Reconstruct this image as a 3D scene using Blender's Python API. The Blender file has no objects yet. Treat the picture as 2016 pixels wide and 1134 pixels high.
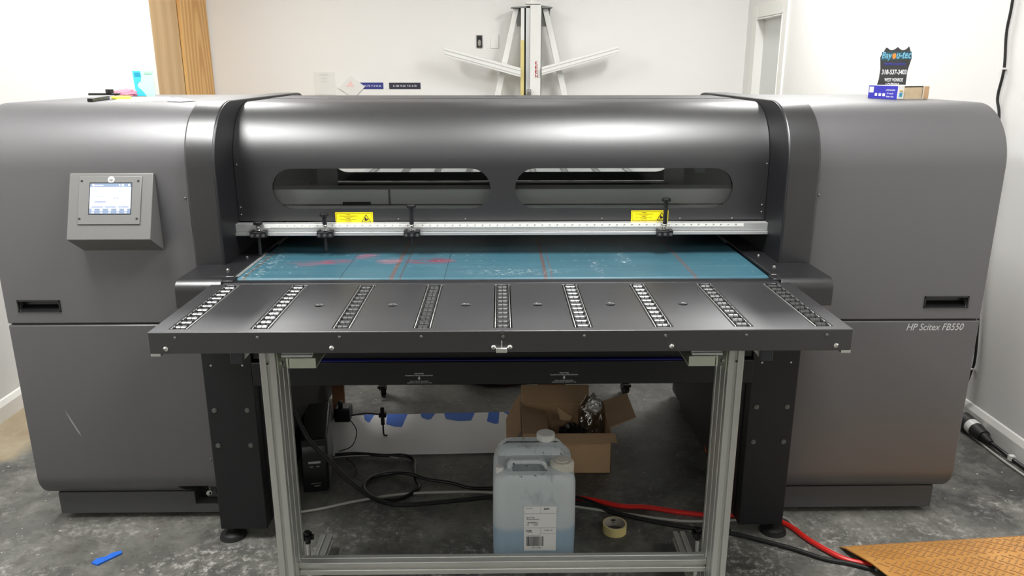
import bpy, bmesh, math, random
from mathutils import Vector, Matrix, noise
random.seed(7)
PI = math.pi
S = bpy.context.scene
COL = S.collection

# ------------------------------------------------------------------ materials
def lin(c):
    return c / 12.92 if c <= 0.04045 else ((c + 0.055) / 1.055) ** 2.4
def rgb(r, g, b):
    return (lin(r / 255), lin(g / 255), lin(b / 255), 1.0)

MATS = {}
def mat(name, col, rough=0.5, metal=0.0, spec=0.5, bump=0.0, bscale=200, var=0.0, vscale=8, emit=None, estr=0, coat=0, ior=1.5):
    if name in MATS: return MATS[name]
    m = bpy.data.materials.new(name); m.use_nodes = True
    nt = m.node_tree; b = nt.nodes['Principled BSDF']
    b.inputs['Base Color'].default_value = col
    b.inputs['Roughness'].default_value = rough
    b.inputs['Metallic'].default_value = metal
    b.inputs['Specular IOR Level'].default_value = spec
    b.inputs['Coat Weight'].default_value = coat; b.inputs['IOR'].default_value = ior
    tc = nt.nodes.new('ShaderNodeTexCoord')
    if var > 0:
        n = nt.nodes.new('ShaderNodeTexNoise'); n.inputs['Scale'].default_value = vscale; n.inputs['Detail'].default_value = 6
        nt.links.new(tc.outputs['Object'], n.inputs['Vector'])
        mx = nt.nodes.new('ShaderNodeMix'); mx.data_type = 'RGBA'
        mx.inputs[6].default_value = tuple(max(0, c * (1 - var)) for c in col[:3]) + (1,)
        mx.inputs[7].default_value = tuple(min(1, c * (1 + var)) for c in col[:3]) + (1,)
        nt.links.new(n.outputs['Fac'], mx.inputs[0]); nt.links.new(mx.outputs[2], b.inputs['Base Color'])
    if bump > 0:
        n2 = nt.nodes.new('ShaderNodeTexNoise'); n2.inputs['Scale'].default_value = bscale; n2.inputs['Detail'].default_value = 3
        nt.links.new(tc.outputs['Object'], n2.inputs['Vector'])
        bp = nt.nodes.new('ShaderNodeBump'); bp.inputs['Strength'].default_value = bump; bp.inputs['Distance'].default_value = 0.002
        nt.links.new(n2.outputs['Fac'], bp.inputs['Height']); nt.links.new(bp.outputs['Normal'], b.inputs['Normal'])
    if emit:
        b.inputs['Emission Color'].default_value = emit; b.inputs['Emission Strength'].default_value = estr
    MATS[name] = m
    return m

M = dict(
    wall=mat('wall_paint', rgb(230, 229, 226), 0.75, bump=0.15, bscale=60),
    ceiling=mat('ceiling_paint', rgb(225, 225, 222), 0.9),
    trim=mat('trim_paint', rgb(232, 231, 226), 0.45),
    doorgrey=mat('door_grey_paint', rgb(214, 217, 214), 0.6),
    cab=mat('grey_powder_coat', rgb(80, 79, 81), 0.42, 0.1, 0.7, ior=1.7, bump=0.06, bscale=900),
    lowcab=mat('grey_powder_coat_lower', rgb(80, 79, 80), 0.42, 0.1, 0.6, ior=1.7, bump=0.06, bscale=900),
    plinth=mat('plinth_grey', rgb(80, 80, 80), 0.5, 0.1),
    hood=mat('charcoal_metallic', rgb(24, 23, 26), 0.41, 0.1, 0.7, ior=1.75, bump=0.05, bscale=900),
    arch=mat('charcoal_arch_paint', rgb(23, 22, 25), 0.35, 0.1, 0.62, ior=1.75, bump=0.05, bscale=900),
    black=mat('black_powder_coat', rgb(22, 22, 25), 0.45, 0.0, 0.45, bump=0.08, bscale=1200),
    table=mat('table_black_coat', rgb(40, 39, 41), 0.36, 0.1, 0.8, ior=1.7, bump=0.08, bscale=1400, var=0.12, vscale=5),
    deep=mat('black_interior', rgb(14, 14, 15), 0.6),
    rubber=mat('black_rubber', rgb(22, 22, 22), 0.6),
    plastic=mat('black_plastic', rgb(20, 20, 21), 0.35),
    roller=mat('grey_roller_steel', rgb(120, 121, 122), 0.25, 1.0),
    steel=mat('bright_steel', rgb(215, 215, 212), 0.22, 1.0),
    zinc=mat('zinc_plated', rgb(225, 226, 222), 0.32, 0.85),
    alu=mat('extruded_aluminium', rgb(196, 197, 192), 0.36, 0.7, var=0.04, vscale=3),
    rail=mat('anodised_rail', rgb(205, 206, 205), 0.34, 0.6),
    dull=mat('dull_metal', rgb(120, 120, 118), 0.4, 0.8),
    bracket=mat('galvanised_bracket', rgb(196, 202, 184), 0.42, 0.55, var=0.08, vscale=30),
    white=mat('white_plastic', rgb(232, 231, 226), 0.4),
    offwhite=mat('white_painted_steel', rgb(226, 226, 222), 0.4),
    card=mat('off_white_card', rgb(222, 222, 218), 0.8),
    paper=mat('white_paper', rgb(240, 240, 238), 0.8),
    whitetext=mat('white_ink', rgb(225, 226, 228), 0.6),
    greytext=mat('light_grey_ink', rgb(190, 190, 190), 0.5),
    darktext=mat('black_ink', rgb(30, 30, 32), 0.6),
    yellow=mat('yellow_vinyl', rgb(236, 216, 8), 0.5),
    blueglow=mat('blue_strip', rgb(30, 34, 130), 0.4),
    screen_body=mat('console_grey', rgb(106, 105, 103), 0.45, 0.1),
    bezel=mat('console_bezel', rgb(112, 112, 110), 0.4, 0.15),
    cardboard=mat('cardboard', rgb(194, 160, 122), 0.85, var=0.12, vscale=10),
    cardin=mat('cardboard_inside', rgb(184, 154, 120), 0.88, var=0.1, vscale=10),
    panelwhite=mat('white_foam_board', rgb(240, 241, 240), 0.5, var=0.04, vscale=6),
    bluetape=mat('blue_painters_tape', rgb(40, 108, 214), 0.6, var=0.15, vscale=40),
    masking=mat('masking_tape', rgb(222, 206, 140), 0.6),
    red=mat('red_hose', rgb(214, 40, 34), 0.4),
    greycord=mat('grey_cord', rgb(172, 170, 162), 0.5),
        orange=mat('orange_cord', rgb(190, 92, 46), 0.5),
    pink=mat('pink_cloth', rgb(226, 140, 160), 0.8),
    neon=mat('neon_yellow', rgb(220, 226, 60), 0.5),
    signblack=mat('sign_black', rgb(52, 52, 54), 0.5),
    signblue=mat('sign_light_blue', rgb(112, 176, 204), 0.5),
    signdeep=mat('sign_deep_blue', rgb(60, 64, 170), 0.5),
    signorange=mat('sign_orange', rgb(236, 136, 56), 0.5),
    cartonblue=mat('carton_blue', rgb(50, 48, 170), 0.5),
    pulp=mat('layered_paper_pads', rgb(206, 186, 152), 0.9, var=0.15, vscale=60),
    labelblue=mat('swatch_blue', rgb(36, 46, 130), 0.5),
    labeldark=mat('swatch_navy', rgb(34, 32, 52), 0.5),
    redlet=mat('red_lettering', rgb(176, 44, 52), 0.5),
    ruleryel=mat('straw_strip', rgb(214, 198, 130), 0.5),
    cyan=mat('cyan_print', rgb(60, 186, 210), 0.5),
    mint=mat('mint_print', rgb(176, 214, 200), 0.6),
    pinkprint=mat('pale_pink_print', rgb(232, 200, 198), 0.7),
    brownbag=mat('brown_red_bag', rgb(112, 66, 54), 0.5, var=0.3, vscale=20),
    groove=mat('shadow_line_grey', rgb(186, 186, 182), .5),
    foil=mat('crumpled_foil', rgb(225, 225, 222), .3, .6),
    silver=mat('silver_foil', rgb(200, 200, 200), 0.2, 0.9),
    glowwhite=mat('display_white', rgb(200, 215, 250), 0.3, emit=rgb(196, 212, 250), estr=0.55),
    glowgrey=mat('display_grey', rgb(110, 124, 145), 0.3, emit=rgb(110, 124, 148), estr=0.5),
    glowdark=mat('display_dark_marks', rgb(80, 90, 110), 0.4),
    glowbright=mat('display_bright', rgb(240, 244, 255), 0.3, emit=rgb(235, 240, 255), estr=0.7),
    inkpad=mat('grey_gantry', rgb(225, 225, 222), 0.45, 0.0),
)

def glass_mat():
    m = bpy.data.materials.new('clear_pane'); m.use_nodes = True; nt = m.node_tree; nt.nodes.clear()
    o = nt.nodes.new('ShaderNodeOutputMaterial'); t = nt.nodes.new('ShaderNodeBsdfTransparent'); t.inputs[0].default_value = (0.96, 0.97, 0.97, 1)
    g = nt.nodes.new('ShaderNodeBsdfGlossy'); g.inputs['Roughness'].default_value = 0.02
    f = nt.nodes.new('ShaderNodeFresnel'); f.inputs[0].default_value = 1.55
    mx = nt.nodes.new('ShaderNodeMixShader')
    nt.links.new(f.outputs[0], mx.inputs[0]); nt.links.new(t.outputs[0], mx.inputs[1]); nt.links.new(g.outputs[0], mx.inputs[2]); nt.links.new(mx.outputs[0], o.inputs[0])
    return m
M['glass'] = glass_mat()

def film_mat():
    m = bpy.data.materials.new('clear_plastic_film'); m.use_nodes = True; nt = m.node_tree; nt.nodes.clear()
    o = nt.nodes.new('ShaderNodeOutputMaterial'); t = nt.nodes.new('ShaderNodeBsdfTransparent'); t.inputs[0].default_value = (0.85, 0.85, 0.85, 1)
    g = nt.nodes.new('ShaderNodeBsdfGlossy'); g.inputs['Roughness'].default_value = 0.12
    mx = nt.nodes.new('ShaderNodeMixShader'); mx.inputs[0].default_value = 0.3
    nt.links.new(t.outputs[0], mx.inputs[1]); nt.links.new(g.outputs[0], mx.inputs[2]); nt.links.new(mx.outputs[0], o.inputs[0])
    return m
M['film'] = film_mat()

class G:
    """small node graph builder on a principled material"""
    def __init__(s, name, rough=0.6, metal=0, spec=0.5):
        s.m = bpy.data.materials.new(name); s.m.use_nodes = True; s.nt = s.m.node_tree
        s.b = s.nt.nodes['Principled BSDF']; s.b.inputs['Roughness'].default_value = rough; s.b.inputs['Metallic'].default_value = metal
        s.b.inputs['Specular IOR Level'].default_value = spec
        s.tc = s.nt.nodes.new('ShaderNodeTexCoord').outputs['Object']
        s.sep = s.nt.nodes.new('ShaderNodeSeparateXYZ'); s.nt.links.new(s.tc, s.sep.inputs[0])
    def L(s, a, b): s.nt.links.new(a, b)
    def mapping(s, scale, loc=(0, 0, 0), rot=(0, 0, 0)):
        n = s.nt.nodes.new('ShaderNodeMapping'); n.inputs['Scale'].default_value = scale; n.inputs['Location'].default_value = loc; n.inputs['Rotation'].default_value = rot
        s.L(s.tc, n.inputs[0]); return n.outputs[0]
    def noise(s, scale, detail=5, rough=0.55, vec=None, dist=0):
        n = s.nt.nodes.new('ShaderNodeTexNoise'); n.inputs['Scale'].default_value = scale; n.inputs['Detail'].default_value = detail
        n.inputs['Roughness'].default_value = rough; n.inputs['Distortion'].default_value = dist
        s.L(vec or s.tc, n.inputs['Vector']); return n.outputs['Fac']
    def ramp(s, fac, a, b):
        n = s.nt.nodes.new('ShaderNodeMapRange'); n.inputs[1].default_value = a; n.inputs[2].default_value = b; n.clamp = True
        s.L(fac, n.inputs[0]); return n.outputs[0]
    def math(s, op, a, b=None):
        n = s.nt.nodes.new('ShaderNodeMath'); n.operation = op
        for i, v in enumerate((a, b)):
            if v is None: continue
            if isinstance(v, (int, float)): n.inputs[i].default_value = v
            else: s.L(v, n.inputs[i])
        return n.outputs[0]
    def mix(s, fac, a, b):
        n = s.nt.nodes.new('ShaderNodeMix'); n.data_type = 'RGBA'
        if isinstance(fac, (int, float)): n.inputs[0].default_value = fac
        else: s.L(fac, n.inputs[0])
        for i, v in ((6, a), (7, b)):
            if isinstance(v, tuple): n.inputs[i].default_value = v
            else: s.L(v, n.inputs[i])
        return n.outputs[2]
    def bump(s, h, st=0.3, d=0.003):
        n = s.nt.nodes.new('ShaderNodeBump'); n.inputs['Strength'].default_value = st; n.inputs['Distance'].default_value = d
        s.L(h, n.inputs['Height']); s.L(n.outputs[0], s.b.inputs['Normal'])
    def color(s, c): s.L(c, s.b.inputs['Base Color'])

def floor_mat():
    g = G('stained_concrete', 0.55, 0, 0.4)
    n1 = g.noise(1.3, 6, 0.6, dist=0.6); n2 = g.noise(5, 8, 0.65); n3 = g.noise(28, 6, 0.7); n4 = g.noise(90, 3, 0.6)
    c = g.mix(g.ramp(n1, .35, .65), rgb(58, 58, 56), rgb(108, 108, 102))
    c = g.mix(g.math('MULTIPLY', g.ramp(n2, .45, .7), .7), c, rgb(140, 139, 131))
    c = g.mix(g.math('MULTIPLY', g.ramp(n3, .5, .72), .55), c, rgb(58, 54, 50))
    # bare brown concrete strip along the left wall
    edge = g.math('ADD', g.sep.outputs['X'], g.math('MULTIPLY', g.noise(2.5, 4), .5))
    lf = g.ramp(edge, -1.80, -1.88)
    yb = g.ramp(g.math('ADD', g.sep.outputs['Y'], g.math('MULTIPLY', g.noise(7, 3), .12)), 3.02, 3.06)
    lf = g.math('MULTIPLY', lf, yb)
    c = g.mix(lf, c, g.mix(g.ramp(n2, .35, .65), rgb(140, 124, 98), rgb(160, 148, 124)))
    # pale paint dust and flakes in front of the machine
    sp = g.ramp(g.noise(30, 10, 0.8), .50, .64)
    dustzone = g.ramp(g.noise(3.2, 4), .42, .6)
    front = g.ramp(g.sep.outputs['Y'], 2.75, 2.2)
    c = g.mix(g.math('MULTIPLY', g.math('MULTIPLY', sp, dustzone), g.math('ADD', g.math('MULTIPLY', front, .8), .15)), c, rgb(205, 203, 196))
    fl = g.ramp(g.noise(55, 2, 0.5), .70, .73)
    c = g.mix(g.math('MULTIPLY', fl, .8), c, rgb(190, 186, 178))
    # reddish ink stains
    c = g.mix(g.math('MULTIPLY', g.ramp(g.noise(4.2, 5, .7), .62, .74), .4), c, rgb(96, 58, 50))
    g.color(c); g.bump(n3, .25, .004)
    g.L(g.ramp(n2, .2, .9), g.b.inputs['Roughness'])
    rr = g.nt.nodes.new('ShaderNodeMapRange'); rr.inputs[3].default_value = .35; rr.inputs[4].default_value = .75
    g.L(n2, rr.inputs[0]); g.L(rr.outputs[0], g.b.inputs['Roughness'])
    return g.m
M['floor'] = floor_mat()

def belt_mat():
    g = G('teal_feed_belt', 0.42, 0, 0.45)
    st = g.noise(1, 6, .6, g.mapping((3, 40, 1)))
    c = g.mix(g.ramp(st, .3, .7), rgb(42, 76, 88), rgb(56, 94, 106))
    c = g.mix(g.math('MULTIPLY', g.ramp(g.noise(2.2, 4), .4, .7), .35), c, rgb(46, 94, 110))
    X, Y = g.sep.outputs['X'], g.sep.outputs['Y']
    def line(x0, w, col, k=1.0, wob=.004):
        xx = g.math('ADD', X, g.math('MULTIPLY', g.noise(6, 2), wob))
        d = g.math('ABSOLUTE', g.math('SUBTRACT', xx, x0 + wob / 2))
        return g.math('MULTIPLY', g.ramp(d, w, w * .6), k), rgb(*col)
    for x0, w, col, k in ((-.335, .008, (88, 66, 60), .8), (-.308, .003, (70, 60, 60), .9), (-.492, .0016, (30, 55, 62), .9), (-.172, .0016, (30, 55, 62), .9),
                          (.139, .007, (84, 58, 54), .75), (.158, .002, (90, 60, 58), .8), (.60, .007, (92, 66, 62), .6), (-.785, .006, (70, 70, 66), .9)):
        f, cc = line(x0, w, col, k); c = g.mix(f, c, cc)
    # smeared red ink
    def blob(x0, y0, rx, ry, col, k, nz=14, lo=.42):
        dx = g.math('DIVIDE', g.math('SUBTRACT', X, x0), rx); dy = g.math('DIVIDE', g.math('SUBTRACT', Y, y0), ry)
        d = g.math('ADD', g.math('MULTIPLY', dx, dx), g.math('MULTIPLY', dy, dy))
        return g.math('MULTIPLY', g.math('MULTIPLY', g.ramp(d, 1, .3), g.ramp(g.noise(nz, 6, .7, g.mapping((1, 2.5, 1))), lo, lo + .14)), k)
    for a in ((-.545, 2.49, .07, .04, (138, 52, 72), .7), (-.64, 2.47, .08, .05, (130, 76, 90), .35), (-.45, 2.56, .05, .05, (170, 80, 100), .4),
              (-.235, 2.50, .095, .05, (122, 44, 62), .75), (-.24, 2.52, .06, .02, (70, 30, 50), .6), (-.37, 2.5, .05, .05, (180, 100, 110), .35)):
        c = g.mix(blob(a[0], a[1], a[2], a[3], None, a[5]), c, rgb(*a[4]))
    for x0, y0, rx, ry in ((.414, 2.52, .03, .1), (.31, 2.40, .02, .12), (-.77, 2.45, .05, .3), (.05, 2.35, .2, .05)):
        c = g.mix(blob(x0, y0, rx, ry, None, .9, 60, .56), c, rgb(226, 232, 232))
    # rows of faint pale dots
    fx = g.math('ABSOLUTE', g.math('SUBTRACT', g.math('FRACT', g.math('MULTIPLY', X, 22)), .5)); fy = g.math('ABSOLUTE', g.math('SUBTRACT', g.math('FRACT', g.math('MULTIPLY', Y, 13)), .5))
    dd = g.math('ADD', g.math('POWER', g.math('MULTIPLY', fx, .6), 2), g.math('POWER', fy, 2))
    c = g.mix(g.math('MULTIPLY', g.ramp(dd, .004, .002), g.math('MULTIPLY', g.ramp(g.noise(5, 2), .48, .62), .35)), c, rgb(150, 180, 186))
    g.color(c); return g.m
M['belt'] = belt_mat()

def wood_mat(name, a, b, sc=1.0):
    g = G(name, 0.5, 0, 0.4)
    v = g.mapping((0, 1, .13), (0, -6.93, -.13 * 1.2))
    w = g.nt.nodes.new('ShaderNodeTexWave'); w.wave_type = 'RINGS'; w.rings_direction = 'SPHERICAL'; w.inputs['Scale'].default_value = 5 * sc; w.inputs['Distortion'].default_value = 5; w.inputs['Detail'].default_value = 2; w.inputs['Detail Scale'].default_value = .8
    g.L(v, w.inputs['Vector'])
    c = g.mix(g.ramp(w.outputs['Fac'], .1, .9), rgb(*a), rgb(*b))
    c = g.mix(g.math('MULTIPLY', g.ramp(g.noise(30, 4, .6, g.mapping((1, 3, .1))), .4, .7), .25), c, rgb(*[int(k * .75) for k in a]))
    g.color(c); return g.m
M['plywood'] = wood_mat('plywood_grain', (204, 152, 88), (226, 182, 116))
M['plytan'] = wood_mat('plain_tan_wood', (198, 164, 120), (210, 178, 134), .4)
M['plybrown'] = wood_mat('brown_board', (140, 100, 66), (156, 114, 78), .4)

def jug_mat():
    g = G('translucent_jug_plastic', 0.36, 0, 0.45)
    z = g.sep.outputs['Z']
    n = g.noise(9, 5)
    lv = g.ramp(g.math('ADD', z, g.math('MULTIPLY', n, .012)), .196, .178)
    c = g.mix(lv, rgb(204, 212, 214), rgb(140, 174, 200))
    c = g.mix(g.math('MULTIPLY', g.ramp(z, .27, .20), .35), c, rgb(196, 206, 212))
    stn = g.noise(1, 6, .6, g.mapping((26, 26, 9)))
    c = g.mix(g.math('MULTIPLY', g.ramp(stn, .56, .72), g.math('MULTIPLY', g.ramp(z, .2, .32), .6)), c, rgb(110, 124, 134))
    blk = g.ramp(g.noise(60, 3, .6), .66, .70)
    c = g.mix(g.math('MULTIPLY', blk, g.ramp(z, .335, .36)), c, rgb(40, 42, 44))
    g.color(c)
    g.b.inputs['Subsurface Weight'].default_value = .25; g.b.inputs['Subsurface Radius'].default_value = (.02, .02, .02); g.b.inputs['Subsurface Scale'].default_value = .5
    return g.m
M['jug'] = jug_mat()

def ramp_mat():
    g = G('worn_orange_tread', 0.5, 0.0, 0.45)
    c = g.mix(g.ramp(g.noise(5, 6, .6), .35, .65), rgb(188, 132, 64), rgb(204, 150, 84))
    c = g.mix(g.math('MULTIPLY', g.ramp(g.noise(9, 6, .7), .56, .7), .6), c, rgb(158, 130, 100))
    g.color(c); return g.m
M['ramp'] = ramp_mat()

# ------------------------------------------------------------------ mesh helpers
def tag(o, label=None, cat=None, group=None, kind=None):
    if label: o['label'] = label
    if cat: o['category'] = cat
    if group: o['group'] = group
    if kind: o['kind'] = kind
    return o

def thing(name, label, cat, loc=(0, 0, 0), group=None):
    o = bpy.data.objects.new(name, None); COL.objects.link(o); o.location = loc; o.empty_display_size = .05
    return tag(o, label, cat, group)

def parent_to(o, parent):
    if parent is None: return
    o.parent = parent
    if parent.type == 'EMPTY': o.matrix_parent_inverse = Matrix.Translation(parent.location).inverted()

def smooth_by_angle(me, ang=math.radians(35)):
    bm = bmesh.new(); bm.from_mesh(me)
    for f in bm.faces: f.smooth = True
    for e in bm.edges:
        if len(e.link_faces) == 2 and e.calc_face_angle(0) > ang: e.smooth = False
        elif len(e.link_faces) != 2: e.smooth = False
    bm.to_mesh(me); bm.free()

class MB:
    def __init__(s): s.bm = bmesh.new(); s.mi = 0
    def _set(s, faces):
        for f in faces: f.material_index = s.mi
    def box(s, x0, x1, y0, y1, z0, z1, T=None):
        r = bmesh.ops.create_cube(s.bm, size=1)
        vs = r['verts']
        for v in vs:
            v.co = Vector((x0 + (v.co.x + .5) * (x1 - x0), y0 + (v.co.y + .5) * (y1 - y0), z0 + (v.co.z + .5) * (z1 - z0)))
            if T is not None: v.co = T @ v.co
        s._set({f for v in vs for f in v.link_faces}); return s
    def cyl(s, p, axis, r, h, seg=24, r2=None, T=None):
        """p = centre of the base, axis vector, radius, height"""
        a = Vector(axis).normalized(); q = Vector((0, 0, 1)).rotation_difference(a).to_matrix().to_4x4()
        mt = Matrix.Translation(Vector(p) + a * h / 2) @ q
        if T is not None: mt = T @ mt
        res = bmesh.ops.create_cone(s.bm, cap_ends=True, segments=seg, radius1=r, radius2=r if r2 is None else r2, depth=h, matrix=mt)
        s._set({f for v in res['verts'] for f in v.link_faces}); return s
    def sphere(s, p, r, sc=(1, 1, 1), seg=20):
        mt = Matrix.Translation(Vector(p)) @ Matrix.Diagonal((*sc, 1))
        res = bmesh.ops.create_uvsphere(s.bm, u_segments=seg, v_segments=max(8, seg // 2), radius=r, matrix=mt)
        s._set({f for v in res['verts'] for f in v.link_faces}); return s
    def prism(s, pts, a0, a1, plane='YZ', T=None):
        """closed polygon extruded between a0 and a1 along the remaining axis"""
        def P(u, v, a):
            c = {'YZ': (a, u, v), 'XZ': (u, a, v), 'XY': (u, v, a)}[plane]
            c = Vector(c); return T @ c if T is not None else c
        A = [s.bm.verts.new(P(u, v, a0)) for u, v in pts]; B = [s.bm.verts.new(P(u, v, a1)) for u, v in pts]
        fs = [s.bm.faces.new(A), s.bm.faces.new(list(reversed(B)))]
        n = len(pts)
        for i in range(n): fs.append(s.bm.faces.new((A[i], B[i], B[(i + 1) % n], A[(i + 1) % n])))
        s._set(fs); return s
    def tube(s, pts, r, seg=10, spline=True, closed=False):
        P = [Vector(p) for p in pts]
        if spline and len(P) > 2: P = catmull(P, 8)
        rings = []; up = Vector((0, 0, 1)); prev = None
        for i, p in enumerate(P):
            t = (P[min(i + 1, len(P) - 1)] - P[max(i - 1, 0)]).normalized()
            if prev is None:
                nrm = t.cross(up) if abs(t.dot(up)) < .95 else t.cross(Vector((1, 0, 0)))
            else: nrm = prev - t * prev.dot(t)
            nrm.normalize(); prev = nrm; bi = t.cross(nrm)
            rings.append([s.bm.verts.new(p + r * (math.cos(2 * PI * k / seg) * nrm + math.sin(2 * PI * k / seg) * bi)) for k in range(seg)])
        fs = []
        for a, b in zip(rings, rings[1:]):
            for k in range(seg): fs.append(s.bm.faces.new((a[k], a[(k + 1) % seg], b[(k + 1) % seg], b[k])))
        fs.append(s.bm.faces.new(list(reversed(rings[0])))); fs.append(s.bm.faces.new(rings[-1]))
        s._set(fs); return s
    def loft(s, rings, cap=True):
        R = [[s.bm.verts.new(p) for p in ring] for ring in rings]; fs = []
        n = len(R[0])
        for a, b in zip(R, R[1:]):
            for k in range(n): fs.append(s.bm.faces.new((a[k], a[(k + 1) % n], b[(k + 1) % n], b[k])))
        if cap: fs.append(s.bm.faces.new(list(reversed(R[0])))); fs.append(s.bm.faces.new(R[-1]))
        s._set(fs); return s
    def quad(s, pts):
        f = s.bm.faces.new([s.bm.verts.new(p) for p in pts]); s._set([f]); return s
    def build(s, name, mats, parent=None, bevel=0, seg=2, smooth=True, ang=35, T=None, solid=0):
        bmesh.ops.recalc_face_normals(s.bm, faces=s.bm.faces)
        me = bpy.data.meshes.new(name); s.bm.to_mesh(me); s.bm.free()
        if T is not None: me.transform(T)
        if smooth: smooth_by_angle(me, math.radians(ang))
        if not isinstance(mats, (list, tuple)): mats = [mats]
        for m in mats: me.materials.append(m)
        o = bpy.data.objects.new(name, me); COL.objects.link(o)
        if solid:
            sm = o.modifiers.new('s', 'SOLIDIFY'); sm.thickness = solid; sm.offset = 0
        if bevel:
            b = o.modifiers.new('b', 'BEVEL'); b.width = bevel; b.segments = seg; b.limit_method = 'ANGLE'; b.angle_limit = math.radians(40); b.harden_normals = False
        parent_to(o, parent); return o

def catmull(P, n):
    out = []
    Q = [P[0] * 2 - P[1]] + P + [P[-1] * 2 - P[-2]]
    for i in range(1, len(Q) - 2):
        p0, p1, p2, p3 = Q[i - 1:i + 3]
        for k in range(n):
            t = k / n
            out.append(.5 * ((2 * p1) + (p2 - p0) * t + (2 * p0 - 5 * p1 + 4 * p2 - p3) * t * t + (3 * p1 - p0 - 3 * p2 + p3) * t ** 3))
    out.append(P[-1]); return out

def boolean(o, cutter_mb):
    """cut a closed mesh out of object o (both in world coordinates)"""
    c = cutter_mb.build('cutter', M['deep'], None, smooth=False)
    m = o.modifiers.new('x', 'BOOLEAN'); m.operation = 'DIFFERENCE'; m.object = c; m.solver = 'EXACT'
    dg = bpy.context.evaluated_depsgraph_get(); dg.update()
    me = bpy.data.meshes.new_from_object(o.evaluated_get(dg))
    o.modifiers.remove(m); old = o.data; o.data = me
    cm = c.data; bpy.data.objects.remove(c); bpy.data.meshes.remove(cm); bpy.data.meshes.remove(old)
    smooth_by_angle(o.data, math.radians(30))
    return o

def text_mesh(body, w=None, h=None, shear=0, bold=0, extrude=.0004, align='CENTER', spacing=1.0):
    cu = bpy.data.curves.new('t', 'FONT'); cu.body = body; cu.size = 1; cu.shear = shear; cu.offset = bold; cu.align_x = align; cu.resolution_u = 3
    cu.space_character = spacing
    ob = bpy.data.objects.new('t', cu); COL.objects.link(ob)
    dg = bpy.context.evaluated_depsgraph_get(); dg.update()
    me = bpy.data.meshes.new_from_object(ob.evaluated_get(dg)); bpy.data.objects.remove(ob); bpy.data.curves.remove(cu)
    xs = [v.co.x for v in me.vertices]; ys = [v.co.y for v in me.vertices]
    cx, cy = (min(xs) + max(xs)) / 2, (min(ys) + max(ys)) / 2; W, H = max(xs) - min(xs), max(ys) - min(ys)
    sx = w / W if w else None; sy = h / H if h else None
    sx = sx or sy; sy = sy or sx
    for v in me.vertices: v.co = Vector(((v.co.x - cx) * sx, (v.co.y - cy) * sy, 0))
    bm = bmesh.new(); bm.from_mesh(me)
    r = bmesh.ops.extrude_face_region(bm, geom=bm.faces[:])
    for g in r['geom']:
        if isinstance(g, bmesh.types.BMVert): g.co.z += extrude
    bmesh.ops.recalc_face_normals(bm, faces=bm.faces)
    bm.to_mesh(me); bm.free()
    return me

def frame(origin, xdir, ydir):
    x = Vector(xdir).normalized(); y = Vector(ydir).normalized(); z = x.cross(y).normalized(); y = z.cross(x)
    m = Matrix((x, y, z)).transposed().to_4x4(); m.translation = Vector(origin); return m
def front_frame(x, y, z): return frame((x, y, z), (1, 0, 0), (0, 0, 1))     # faces the camera side (-Y)

def texts(name, items, m, T, parent):
    """items: (body, cx, cy, w, h, opts) laid out in the plane of T -> one mesh"""
    bm = bmesh.new()
    for it in items:
        body, cx, cy, w, h = it[:5]; o = it[5] if len(it) > 5 else {}
        rot = o.pop('rot', 0) if o else 0
        me = text_mesh(body, w, h, **o)
        me.transform(Matrix.Translation((cx, cy, 0)) @ Matrix.Rotation(rot, 4, 'Z')); bm.from_mesh(me); bpy.data.meshes.remove(me)
    me = bpy.data.meshes.new(name); bm.to_mesh(me); bm.free(); me.transform(T); me.materials.append(m)
    o = bpy.data.objects.new(name, me); COL.objects.link(o); parent_to(o, parent); return o

def arc(cy, cz, r, a0, a1, n=16):
    return [(cy + r * math.cos(math.radians(a0 + (a1 - a0) * i / n)), cz + r * math.sin(math.radians(a0 + (a1 - a0) * i / n))) for i in range(n + 1)]

def arch_profile(yf, yb, zt, z0, r):
    return [(yf, z0)] + arc(yf + r, zt - r, r, 180, 90) + arc(yb - r, zt - r, r, 90, 0) + [(yb, z0)]

def prism_profile_alu(w, h, nx, ny, gw=.0085, gd=.007):
    """T-slot extrusion outline, w by h, nx / ny grooves on the two faces, centred"""
    def side(L, n):
        p = L / n; pts = []
        for i in range(n):
            c = -L / 2 + p * (i + .5)
            pts += [(c - gw / 2 - .0015, 0), (c - gw / 2, .0015), (c - gw / 2, gd), (c + gw / 2, gd), (c + gw / 2, .0015), (c + gw / 2 + .0015, 0)]
        return pts
    out = []
    out += [(-w / 2 + .001, -h / 2)] + [(u, -h / 2 + d) for u, d in side(w, nx)] + [(w / 2 - .001, -h / 2)]
    out += [(w / 2, -h / 2 + .001)] + [(w / 2 - d, u) for u, d in side(h, ny)] + [(w / 2, h / 2 - .001)]
    out += [(w / 2 - .001, h / 2)] + [(-u, h / 2 - d) for u, d in side(w, nx)] + [(-w / 2 + .001, h / 2)]
    out += [(-w / 2, h / 2 - .001)] + [(-w / 2 + d, -u) for u, d in side(h, ny)] + [(-w / 2, -h / 2 + .001)]
    return out

def screw(mb, p, axis=(0, -1, 0), r=.004, h=.003):
    mb.cyl(p, axis, r, h * .6, 14); mb.cyl(Vector(p) + Vector(axis) * h * .6, axis, r, h * .4, 14, r2=r * .6)

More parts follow.
